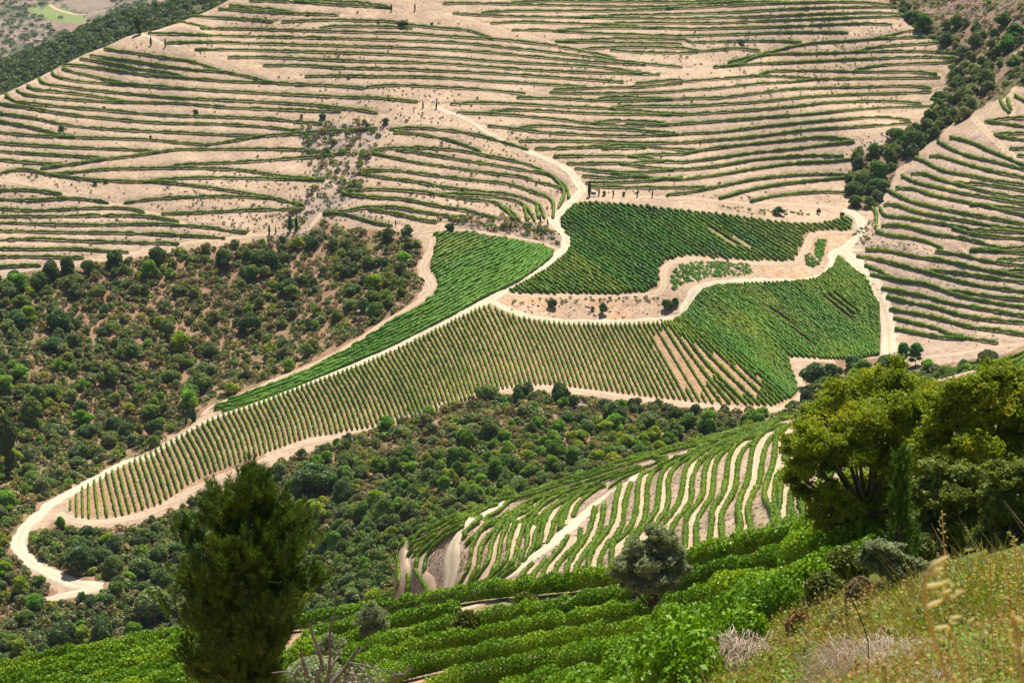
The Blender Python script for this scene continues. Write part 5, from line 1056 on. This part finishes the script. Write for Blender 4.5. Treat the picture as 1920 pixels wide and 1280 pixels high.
big_tree('grey_shrub', 'grey green shrub below the young pine', 'shrub', [(1640,1028,22,0),(1670,1035,26,0),(1655,1065,28,0),(1690,1075,30,0),(1625,1050,18,0),(1700,1110,24,0),(1670,1105,22,0),(1720,1060,20,0)], 46, (1680, 1150), M_OLIVE, 50000, .045, 5, trunk_r=.05, core=0)
big_tree('olive_tree', 'large grey green olive tree at the upper edge of the nearest vineyard', 'olive tree', [(1225,1005,22,0),(1245,1020,24,0),(1200,1030,26,0),(1180,1062,24,0),(1215,1060,28,-1),(1255,1050,26,0),(1275,1065,22,0),(1240,1085,24,-1),(1190,1085,18,0),(1268,1035,18,0),(1165,1078,16,0),(1200,1100,20,-1),(1230,1105,20,-1),(1260,1095,18,-1),(1178,1095,14,0)], 134, (1222, 1124), M_OLIVE, 120000, .085, 6, trunk_r=.12, core=0)
big_tree('olive_tree', 'small grey green olive tree on the edge of the pale track', 'olive tree', [(697,1140,14,0),(690,1155,18,0),(708,1158,20,0),(680,1170,15,0),(700,1178,20,0),(718,1172,13,0),(688,1185,14,0)], 172, (697, 1200), M_OLIVE, 36000, .09, 7, trunk_r=.1, core=0)
big_tree('dry_shrub', 'pale grey green shrub behind the dead tree', 'shrub', [(615,1195,12,0),(605,1212,16,0),(625,1215,18,0),(640,1208,10,0),(585,1240,14,0),(602,1255,16,0),(630,1240,13,0)], 150, (612, 1262), M_OLIVE, 9000, .09, 8, trunk_r=.05, core=.2)
def broom(name, label, u, v, w, h, D, seed, mat, n=900, wid=.008, fan=.55):
    r = np.random.default_rng(seed); D = float(hit([u], [v], 'N')[0][1]); B = at(u, v, D); B[2] = float(ground(B[0], B[1])); wid = wid*max(1, D/45) if D > 20 else wid; m = D/FPX; W_, H_ = w*m, h*m
    root = empty(name, tuple(B)); tag(root, label, 'shrub'); A = []; stems = []
    for k in range(n):
        a = r.uniform(0, 6.28); q = r.random()**.5; b = np.array([math.cos(a), math.sin(a), 0])*q*W_*.22; t = np.array([math.cos(a)*q*W_*fan, math.sin(a)*q*W_*fan, H_*r.uniform(.45, 1.0)*(1-.35*q)])
        mid_ = (b+t)*.5+r.normal(0, .04, 3)*W_; s = np.array([r.normal(), r.normal(), 0]); s = s/np.linalg.norm(s)*wid*r.uniform(.6, 1.3); A.append(np.array([b-s, b+s, mid_+s*.8, mid_-s*.8])); A.append(np.array([mid_-s*.8, mid_+s*.8, t+s*.25, t-s*.25]))
    V = np.concatenate(A); mesh_obj('stems', V, np.arange(len(V)).reshape(-1, 4), mat, root, smooth_=False)
    c = r.uniform(-.5, .5, (n*3, 3))*np.array([W_, W_, 0]); c = c[(c[:,0]**2+c[:,1]**2) < (W_*.5)**2]; c[:,2] = r.uniform(.15, .95, len(c))*H_*(1-1.2*(c[:,0]**2+c[:,1]**2)/W_**2)
    mesh_obj('sprigs', *leaves(c, np.tile((0, 0, 1.), (len(c), 1)), wid*4, r, 1.0, 2.2), mat, root, smooth_=False); return root
broom('broom_shrub', 'yellow green broom shrub between the vines and the dry grass', 1545, 1160, 80, 105, 48, 1, M_BROOM, 2600, .014)
broom('broom_shrub', 'tall brownish feathery shrub right of the yellow green broom', 1612, 1160, 60, 95, 44, 2, flat_mat('brown_stems', (.24, .18, .09), .9, .4, 6), 1100, .010)
broom('broom_shrub', 'wide dark green broom at the right end of the nearest vine rows', 1500, 1130, 80, 80, 60, 11, M_BROOM, 2000, .014)
broom('broom_shrub', 'green broom between the wide dark one and the grey green shrub', 1585, 1110, 90, 100, 60, 12, M_BROOM, 2600, .014)
broom('broom_shrub', 'rust brown dry shrub under the grey green shrub', 1655, 1150, 80, 70, 40, 13, M_RUST, 1600, .010)
broom('broom_shrub', 'pale yellow green broom at the foot of the young pine', 1735, 1060, 80, 70, 52, 3, M_BROOM, 1300, .012)
broom('broom_shrub', 'fuzzy green shrub on the track edge of the nearest vineyard', 875, 1195, 46, 55, 142, 4, M_BROOM, 700, .03)
broom('broom_shrub', 'fuzzy green shrub higher up in the nearest vineyard', 985, 1158, 44, 52, 150, 5, M_BROOM, 600, .03)
broom('broom_shrub', 'dark grey shrub in the vines under the large olive tree', 1210, 1142, 40, 40, 128, 6, flat_mat('dark_twigs', (.07, .07, .05), .9, .3, 6), 700, .03)
broom('broom_shrub', 'grey green broom at the foot of the dead tree', 590, 1300, 110, 80, 60, 7, M_OLIVE, 1400, .012)
broom('broom_shrub', 'slender grey stems right of the dead tree', 680, 1320, 110, 90, 60, 8, flat_mat('grey_stems', (.30, .27, .20), .9, .3, 6), 240, .010)
# dead tree
W_ = (520, 1060, .17188); DT = 50
def wl(s): return [(W_[0]+float(a)*W_[2], W_[1]+float(b)*W_[2]) for a, b in (w.split(',') for w in s.split())]
DEADB = [('445,1560 445,1280 435,1200 485,1100 470,1000 430,880 385,760 345,610', .075, .035), ('545,1560 550,1280 565,1120 575,950 575,720 600,620 630,500 632,360 650,310 690,250 712,190', .06, .010), ('560,1400 600,1270 700,1160 780,1060 860,940 890,900', .075, .045), ('880,940 970,870 1005,800 1015,760', .02, .010),
  ('790,1060 900,1075 1100,1130 1250,1160 1370,1220', .025, .012), ('200,1330 195,1180 240,1120 300,1095', .04, .02), ('290,1160 370,1220 440,1235', .035, .03), ('-60,1170 80,1155 160,1170', .02, .02), ('330,1220 310,1150 280,1050 255,920', .06, .035), ('560,1150 620,1050 665,990', .05, .035), ('1240,1180 1280,1120 1330,1050', .012, .006), ('655,330 690,325', .01, .006)]
b0 = at(605, 1330, DT); b0[2] = float(ground(b0[0], b0[1])); root = empty('dead_tree', tuple(b0)); tag(root, 'bare dead tree with bent grey branches at the bottom edge right of the pine', 'dead tree')
tr_ = [at(600, 1345, DT)-b0, np.array([0, 0, 1.5]), np.array([0, 0, -.3])]; tr_ = np.array([np.array([0, 0, -.3]), at(603, 1330, DT)-b0]); mesh_obj('trunk', *tube(np.linspace(tr_[0], tr_[1], 8), np.linspace(.22, .13, 8), 9, .08, np.random.default_rng(3)), M_DEAD, root)
rd = np.random.default_rng(8)
for s, r0, r1 in DEADB:
    pp = wl(s); off = rd.uniform(-.5, .5); P = np.array([at(a, b, DT+off*min(1, i*.4)) for i, (a, b) in enumerate(pp)])-b0; P = smooth(P, .12); mesh_obj('branch', *tube(P, np.linspace(r0, r1, len(P)), 7, .07, rd), M_DEAD, root)
p0, p1 = wl('1300,1330 1380,1200 1470,1110')[0], wl('1470,1110')[0]
b1 = at(745, 1330, DT); b1[2] = float(ground(b1[0], b1[1])); rt = empty('dead_stub', tuple(b1)); tag(rt, 'single broken grey branch stub right of the dead tree', 'dead branch')
mesh_obj('stem', *tube(smooth(np.array([[0, 0, -.2], at(735, 1300, DT)-b1, at(757, 1266, DT)-b1, at(773, 1251, DT)-b1]), .15), .05, 7, .08, rd), M_DEAD, rt)
# utility poles and wires
def pole(u, vt, vb, D, label, r0=.11, arm=True):
    t = at(u, vt, D); g0 = float(ground(t[0], t[1])); o = empty('utility_pole', (t[0], t[1], g0)); tag(o, label, 'utility pole'); H = t[2]-g0
    mesh_obj('post', *tube(np.column_stack([np.zeros(6), np.zeros(6), np.linspace(-.4, H, 6)]), np.linspace(r0, r0*.7, 6), 10), M_POLE, o)
    if not arm: return np.array([t[0], t[1], g0+H-.1])
    mesh_obj('crossarm', *tube([(-.45, 0, H-.5), (0, -.09, H-.5), (.45, 0, H-.5)], .045, 6), M_POLE, o)
    for x in (-.38, .38): mesh_obj('insulator', *tube([(x, 0, H-.46), (x, 0, H-.36), (x, 0, H-.28)], [.035, .05, .03], 8), M_WHITE, o)
    return np.array([t[0], t[1], g0+H-.3])
e1 = pole(1512, 905, 1005, 172, 'brown wooden utility pole standing against the cork oak'); e2 = pole(350, 1208, 1290, 100, 'thin reddish wooden pole half hidden by the left side of the pine', .06, False)
for k, dx in enumerate((-.38, .38)):
    t = np.linspace(0, 1, 40)[:,None]; P = e1*(1-t)+e2*t+np.array([dx, 0, 0]); P[:,2] -= (2.6+.5*k)*4*(t*(1-t))[:,0]*.5
    tag(mesh_obj('power_wire', P[0]*0+tube(P, .016, 4)[0], tube(P, .016, 4)[1], M_WIRE), 'thin power wire sagging across the middle hill, '+('upper of two' if k == 0 else 'lower of two'), 'wire')
for i, (u, v, D, h, lab) in enumerate([(775, 1172, 190, 2.2, 'pale thin vineyard post at the edge below the wide white road'), (999, 1190, 138, 1.6, 'thin brown vineyard post among the leafy rows'), (1240, 1290, 112, 1.6, 'thin vineyard post at the bottom edge of the rows')]):
    p = at(u, v, D); g0 = float(ground(p[0], p[1])); tag(mesh_obj('vineyard_post', tube([(p[0], p[1], g0-.2), (p[0], p[1], g0+h*.5), (p[0], p[1], g0+h)], .05, 7)[0], tube([(0,0,0),(0,0,1),(0,0,2)], .05, 7)[1], flat_dead if i == 0 else M_POLE), lab, 'post')
# small panels and boxes by the roads
def box(c, s): 
    x, y, z = np.array(s)/2; V = np.array([(a*x, b*y, d*z) for a in (-1, 1) for b in (-1, 1) for d in (-1, 1)])+np.array(c)
    return V, np.array([[0,1,3,2],[4,6,7,5],[0,4,5,1],[2,3,7,6],[0,2,6,4],[1,5,7,3]])
def board(u, v, w, h, mat, label, name='panel_board', cat='panel'):
    p = hit([u], [v], 'F')[0]; o = empty(name, (p[0], p[1], float(ground(*p)))); tag(o, label, cat)
    mesh_obj('panel', *box((0, 0, .7+h/2), (w, .08, h)), mat, o, smooth_=False)
    for x in (-.38*w, .38*w): mesh_obj('leg', *box((x, .06, .35), (.09, .09, .9)), M_WHITE, o, smooth_=False)
    mesh_obj('frame', *cat_geo([box((0, -.03, .7+h), (w+.16, .12, .1)), box((0, -.03, .7), (w+.16, .12, .1))]), M_WHITE, o, smooth_=False)
board(1113, 368, 2.3, 1.3, M_BLUE, 'small blue and white panel beside the tallest cypress at the road bend'); board(812, 197, 1.7, 1.4, M_WHITE, 'small white panel between two cypresses on the slope')
p = hit([1579], [405], 'F')[0]; o = empty('dark_hut', (p[0], p[1], float(ground(*p)))); tag(o, 'small dark box hut beside the road above the upper field', 'hut')
mesh_obj('wall', *box((0, 0, .8), (1.8, 1.5, 1.7)), M_DARK, o, smooth_=False); mesh_obj('roof', *box((0, 0, 1.71), (2.1, 1.8, .1)), flat_dead, o, smooth_=False); mesh_obj('door', *box((.2, -.77, .65), (.7, .05, 1.3)), M_POLE, o, smooth_=False)
def house(u, v, w, d, h, rz, label):
    p = hit([u], [v], 'V')[0]; o = empty('farmhouse', (p[0], p[1], float(ground(*p))), rz); tag(o, label, 'house')
    mesh_obj('wall', *box((0, 0, h/2-1), (w, d, h+2)), M_WHITE, o, smooth_=False); a, b = w/2+.5, d/2+.5
    V = np.array([(-a,-b,h),(a,-b,h),(a,b,h),(-a,b,h),(-a,0,h+2),(a,0,h+2),(-a,0,h+2),(a,0,h+2)]); F = np.array([[0,1,5,4],[2,3,6,7],[0,4,6,3],[1,2,7,5]]); mesh_obj('roof', V+np.array([0,0,.05]), F, M_ROOF, o, smooth_=False)
    for x in np.linspace(-w*.35, w*.35, 4): mesh_obj('window', *box((x, -d/2-.05, h*.55), (1.1, .12, 1.5)), M_DARK, o, smooth_=False)
house(55, 86, 15, 9, 5.5, .3, 'white farmhouse in the hazy valley, left of the two'); house(72, 79, 16, 8, 5, .2, 'white farmhouse in the hazy valley, right and higher of the two')
# rocks: pale scree beside the oaks and ledges of the cut bank
M_ROCK = flat_mat('pale_rock', (.50, .43, .37), .95, .25, 1.5)
items = []
for poly, n, c in (('X 440,470 480,455 570,425 620,425 560,450 500,470 470,500 455,510 445,495', 420, 1), ('X 850,415 1040,440 1055,466 1040,462 960,440 850,425', 160, 1), ('X 950,570 1240,570 1250,600 1060,600 960,585', 90, 1), ('X 1700,0 1900,0 1900,45 1780,38 1740,30', 160, 1.6), ('X 1570,290 1640,250 1730,240 1640,290 1600,310', 80, 1.4), ('X 125,995 250,1000 330,965 320,985 240,1005 130,1003', 160, 1), ('X 1040,745 1100,750 1090,765 1045,765', 60, 1.2), ('X 1600,455 1700,450 1750,470 1610,465', 70, 1.2)):
    u, v, q = rand_in(pts(poly), n, 'F'); z = ground(q[:,0], q[:,1])
    for k in range(len(u)):
        s = rs.uniform(.2, .75)*c; V, F = blob((0, 0, 0), s, 5, 4, rs, .25, .6); items.append((V+np.array([q[k,0], q[k,1], z[k]+s*.1]), F))
tag(mesh_obj('rubble', *cat_geo(items), M_ROCK, smooth_=False), 'pale loose rocks on the banks and slides', 'rocks', kind='stuff')
# ---------------------------------------------------------------- foreground grass and weeds
rg = np.random.default_rng(99)
np_ = pts('X 1255,1320 1300,1280 1360,1240 1440,1190 1520,1150 1600,1120 1680,1130 1760,1085 1900,1075 2050,1060 2050,1420 1100,1420')
u = rg.uniform(1200, 2050, 90000); v = rg.uniform(1010, 1420, 90000); m = inside(u, v, np_); u, v = u[m][:30000], v[m][:30000]; P = hit(u, v, 'N'); Zg = ground(P[:,0], P[:,1]); D = P[:,1]
def blades(idx, nper, hh, cols_, wid, lean=.35):
    n = len(idx)*nper; k = np.repeat(idx, nper); b = np.stack([P[k,0], P[k,1], Zg[k]-.03], 1)+rg.normal(0, 1, (n, 3))*np.array([.05, .05, 0])*np.clip(D[k]/15, .4, 3)[:,None]
    h = hh*rg.uniform(.5, 1.25, n)*np.clip(D[k]/22, .45, 1.2); l = rg.normal(0, lean, (n, 2)); t = b+np.column_stack([l*h[:,None], h]); md = b*.5+t*.5-np.column_stack([l*h[:,None]*.22, -h*.06])
    s = rg.normal(0, 1, (n, 3))*np.array([1, 1, 0]); s /= np.linalg.norm(s, axis=1)[:,None]; w = (wid*np.clip(D[k]/12, .35, 3)*rg.uniform(.6, 1.3, n))[:,None]
    V = np.stack([b-s*w, b+s*w, md+s*w*.7, md-s*w*.7, md-s*w*.7, md+s*w*.7, t+s*w*.15, t-s*w*.15], 1).reshape(-1, 3); c = np.array(cols_)[rg.integers(0, len(cols_), n)]*rg.uniform(.75, 1.25, (n, 1))
    return V, np.arange(8*n).reshape(-1, 4), np.repeat(c, 8, 0)
pn = vnoise(u, v, 55, 71)+.6*vnoise(u, v, 21, 72)
green = [(.16,.27,.015), (.25,.33,.02), (.11,.20,.015)]; yel = [(.42,.36,.04), (.50,.38,.06), (.34,.34,.03)]; brn = [(.34,.16,.05), (.42,.23,.08), (.22,.12,.05)]; dry = [(.50,.40,.24), (.42,.33,.20)]
G = []
i_all = np.arange(len(u)); sel = lambda m_: i_all[m_]
G.append(blades(sel(pn > -.15), 4, .42, green+yel[:1], .0045)); G.append(blades(sel((pn < .25) & (i_all % 3 != 0)), 4, .40, yel+green[:1]+brn[:1], .004)); G.append(blades(sel((pn < -.3) & (i_all % 2 == 0)), 5, .38, brn+yel, .0035, .5)); G.append(blades(i_all[::14], 2, .85, dry+yel, .0035)); cl_ = vnoise(u, v, 16, 75) > .45; G.append(blades(sel(cl_ & (pn > -.4)), 7, .55, [(.20,.30,.02), (.34,.36,.03)], .004, .22)); G.append(blades(sel((vnoise(u, v, 19, 76) > .5)), 6, .5, [(.42,.20,.06), (.50,.38,.10), (.36,.14,.05)], .004, .3))
Vv = np.concatenate([g_[0] for g_ in G]); Cc = np.concatenate([g_[2] for g_ in G]); gr = mesh_obj('grass', Vv, np.arange(len(Vv)).reshape(-1, 4), M_GRASS, smooth_=False, col=Cc); tag(gr, 'long green, yellow and brown dry grass of the nearest slope', 'grass', kind='stuff')
# leafy weeds and yellow flowers
k = i_all[(i_all % 3 == 0)]; n = 12; kk = np.repeat(k, n); Q = np.stack([P[kk,0], P[kk,1], Zg[kk]], 1)+rg.normal(0, 1, (len(kk), 3))*np.array([.12, .12, 0])*np.clip(D[kk]/12, .4, 2.5)[:,None]; Q[:,2] += rg.uniform(.02, .34, len(kk))*np.clip(D[kk]/18, .4, 1.4)
V, F = leaves(Q, np.tile((0, -.2, 1.), (len(Q), 1)), 1, rg, .7, 1.3); V = V.reshape(-1, 4, 3); c0 = V.mean(1, keepdims=True); V = (c0+(V-c0)*(.014*np.clip(D[kk]/7, .6, 4.5))[:,None,None]).reshape(-1, 3)
pc = np.where((vnoise(u[kk], v[kk], 40, 73) > .1)[:,None], (.17, .33, .02), (.28, .29, .04))*rg.uniform(.7, 1.3, (len(kk), 1)); fl = (rg.random(len(kk)) < .05) & (vnoise(u[kk], v[kk], 60, 74) > -.1); pc[fl] = (.62, .42, .02); pc[(rg.random(len(kk)) < .6) & (vnoise(u[kk], v[kk], 48, 77) > .25)] = (.36, .20, .05); pc[(rg.random(len(kk)) < .5) & (vnoise(u[kk], v[kk], 33, 78) > .35)] = (.40, .36, .08)
wd = mesh_obj('undergrowth', V, F, M_GRASS, smooth_=False, col=np.repeat(pc, 4, 0)); tag(wd, 'leafy weeds and small yellow flowers among the dry grass', 'weeds', kind='stuff')
def dry_clump(u, v, D, w, h, n, seed, label, wid=.004):
    r = np.random.default_rng(seed); D = float(hit([u], [v], 'N')[0][1]); B = at(u, v, D); B[2] = float(ground(B[0], B[1])); wid *= D/18; m = D/FPX; parts = []
    for k in range(n):
        a = r.uniform(0, 6.28); q = r.uniform(.15, 1)**.7; b = r.normal(0, w*m*.10, 3)*np.array([1, 1, 0]); e = np.array([math.cos(a)*w*m*.55*q, math.sin(a)*w*m*.55*q, h*m*r.uniform(.0, .8)]); top = b*.4+e*r.uniform(.35, .8)+r.normal(0, .06, 3)*w*m; top[2] = h*m*r.uniform(.25, 1.1)
        parts.append(tube(smooth([b, top, e], w*m*.09), wid*r.uniform(.5, 1.3), 3))
    o = mesh_obj('dry_grass_clump', *cat_geo(parts), M_STRAW); o.location = B; tag(o, label, 'dry grass', 'pale dry grass clumps')
dry_clump(1385, 1300, 24, 230, 105, 800, 1, 'pale straw clump below the vine rows, left of the big arching one', .0036); dry_clump(1650, 1320, 11, 330, 115, 900, 2, 'big arching clump of pale dry straw at the bottom edge', .0036); dry_clump(1770, 1360, 9, 180, 110, 260, 3, 'straw clump right of the big arching one at the bottom edge', .003); dry_clump(1440, 1225, 36, 60, 40, 160, 4, 'small grey tuft of straw against the last vines', .007)
# wild oats close to the viewpoint
def oat(stalk, D, spikes, label, size=.017):
    P0 = smooth(np.array([at(a, b, D) for a, b in stalk]), .02); g0 = float(ground(P0[0,0], P0[0,1])); P0 = np.concatenate([[[P0[0,0]+.03, P0[0,1], g0-.02]], P0]); base_ = P0[0].copy(); o = empty('wild_oat', tuple(base_)); tag(o, label, 'wild oat')
    mesh_obj('stalk', *tube(smooth(P0, .02)-base_, .0028, 6), M_STALK, o)
    for (a, b, ang, s) in spikes:
        c = at(a, b, D)-base_; L = size*s; d = np.array([math.cos(ang), .2, math.sin(ang)]); d /= np.linalg.norm(d); t = np.linspace(-1, 1, 9); rad = .11*L*np.sqrt(np.clip(1-t**2, .003, 1))*(1-.3*t)
        mesh_obj('spikelet', *tube(c+d*t[:,None]*L*.5, rad, 7), M_OAT, o)
M_STALK = leaf2('oat_stalk', (.55, .38, .12), (.72, .52, .2), (.8, .62, .28), .4, 8, 30); M_OAT = leaf2('oat_husk', (.72, .62, .40), (.84, .76, .54), (.9, .85, .66), .5, 8, 30)
ya = lambda x, y: (1580+x*.2656, 940+y*.2656)
S1 = [ya(800,1400), ya(700,1130), ya(640,950), ya(590,760), ya(575,640), ya(590,510), ya(640,440)]
SP = [(*ya(683,420), .5, 2.0), (*ya(640,450), .6, 1.2), (*ya(650,490), .35, 1.8), (*ya(665,512), .05, 1.2), (*ya(645,590), .12, 2.0), (*ya(730,565), .1, 1.0), (*ya(645,635), 0, .9), (*ya(720,640), .35, 1.4), (*ya(640,722), .4, 1.9), (*ya(790,665), .5, 1.0), (*ya(830,635), .1, .9)]
oat(S1, 2.7, SP, 'large blurred wild oat head hanging before the dark shrub, the tallest one')
oat([ya(880,1400), ya(830,1130), ya(780,960), ya(745,880)], 3.0, [(*ya(700,885), .1, 1.5), (*ya(800,815), .15, 1.4), (*ya(785,855), 0, .8), (*ya(905,835), .5, 1.0)], 'blurred wild oat with a yellow stalk right of the tallest one')
oat([ya(1300,1500), ya(1260,1200), ya(1230,960), ya(1200,780)], 2.8, [(*ya(1245,830), -.5, 1.5), (*ya(1240,1035), -.6, 1.8), (*ya(1185,950), -1.3, 1.4), (*ya(1235,1080), -.8, 1.4), (*ya(1200,905), .1, .9)], 'blurred wild oat at the right edge')
for j, (x0, y0, x1, y1) in enumerate([(740,760,700,60), (1045,640,1040,420), (1185,700,1150,450), (1240,600,1210,260)]):
    r = np.random.default_rng(40+j); D = 9; sp_ = []
    for k in range(34): f = r.random()**.8; xx = x0+(x1-x0)*(.35+.65*f); yy = y0+(y1-y0)*(.25+.75*f); sp_.append((*ya(xx+r.normal(0, 38*(1.2-f)), yy+r.normal(0, 14)), r.uniform(-1.2, .3), r.uniform(.5, 1.1)))
    oat([ya(x0+20, y0+500), ya(x0, y0), ya(x1, y1)], D, sp_, f'slender wild oat with many small husks before the dark oaks, {["tallest and leftmost", "second from the left", "third from the left", "rightmost"][j]}', .022)
st = smooth(np.array([at(1590, 1110, 16), at(1605, 1140, 16), at(1618, 1170, 16), at(1628, 1202, 16)]), .05); g0 = float(ground(st[-1][0], st[-1][1])); st = np.concatenate([st, [[st[-1][0]+.03, st[-1][1], g0-.05]]])
tag(mesh_obj('bare_stem', *tube(st, .005, 5), M_DARK), 'thin dark bare stem leaning left above the yellow weeds', 'stem')
for i, (u, v, w, h, D, mt) in enumerate([(1330,1225,46,40,84,0),(1405,1175,50,44,76,1),(1470,1140,56,50,68,0),(1500,1215,60,50,34,2),(1430,1290,70,55,24,1),(1575,1215,60,50,30,0),(1600,1290,80,60,17,2),(1660,1190,60,45,32,1),(1750,1175,60,50,28,0),(1830,1150,70,50,30,2),(1880,1200,80,55,18,1),(1800,1240,90,60,14,0),(1900,1280,110,80,9,1),(1520,1290,70,55,20,0),(1310,1290,50,40,70,2)]):
    D = float(hit([u], [v], 'N')[0][1]); nm = ['yellow green broom', 'low green leafy shrub', 'rusty brown dry shrub'][mt]; wh = 'among the dry grass'
    if mt == 1: 
        big_tree('leafy_shrub', f'{nm} {wh}, {nth(i)} of the slope shrubs', 'shrub', [(u-w*.2,v-h*.35,w*.25,0),(u+w*.2,v-h*.3,w*.25,0),(u,v-h*.6,w*.25,0),(u-w*.3,v-h*.1,w*.2,0),(u+w*.1,v-h*.1,w*.25,0)], D, (u, v+4), M_WEED, 5200, .0011*D+.012, 60+i, trunk_r=.01, core=.0)
    else: broom('broom_shrub', f'{nm} {wh}, {nth(i)} of the slope shrubs', u, v, w, h*1.7, D, 70+i, M_BROOM if mt == 0 else M_RUST, 1300, .0002*D+.002)
# ---------------------------------------------------------------- air between the viewpoint and the far hills
def haze():
    x0, x1, y0, y1 = -6500, 6500, -60, 7400; z0 = -900; z1 = 260
    V = np.array([(x, y, z) for x in (x0, x1) for y in (y0, y1) for z in (z0, z1)], float); F = np.array([[0,1,3,2],[4,6,7,5],[0,4,5,1],[2,3,7,6],[0,2,6,4],[1,5,7,3]])
    m = bpy.data.materials.new('air'); m.use_nodes = True; n = m.node_tree; n.nodes.clear(); out = n.nodes.new('ShaderNodeOutputMaterial'); pv = n.nodes.new('ShaderNodeVolumePrincipled')
    pv.inputs['Color'].default_value = (.58, .74, 1.0, 1); pv.inputs['Density'].default_value = HAZE; pv.inputs['Anisotropy'].default_value = .0; n.links.new(pv.outputs[0], out.inputs['Volume'])
    tag(mesh_obj('haze', V, F, m, smooth_=False), kind='stuff')
HAZE = .00003
import os
if not os.environ.get('NOHAZE'): haze()
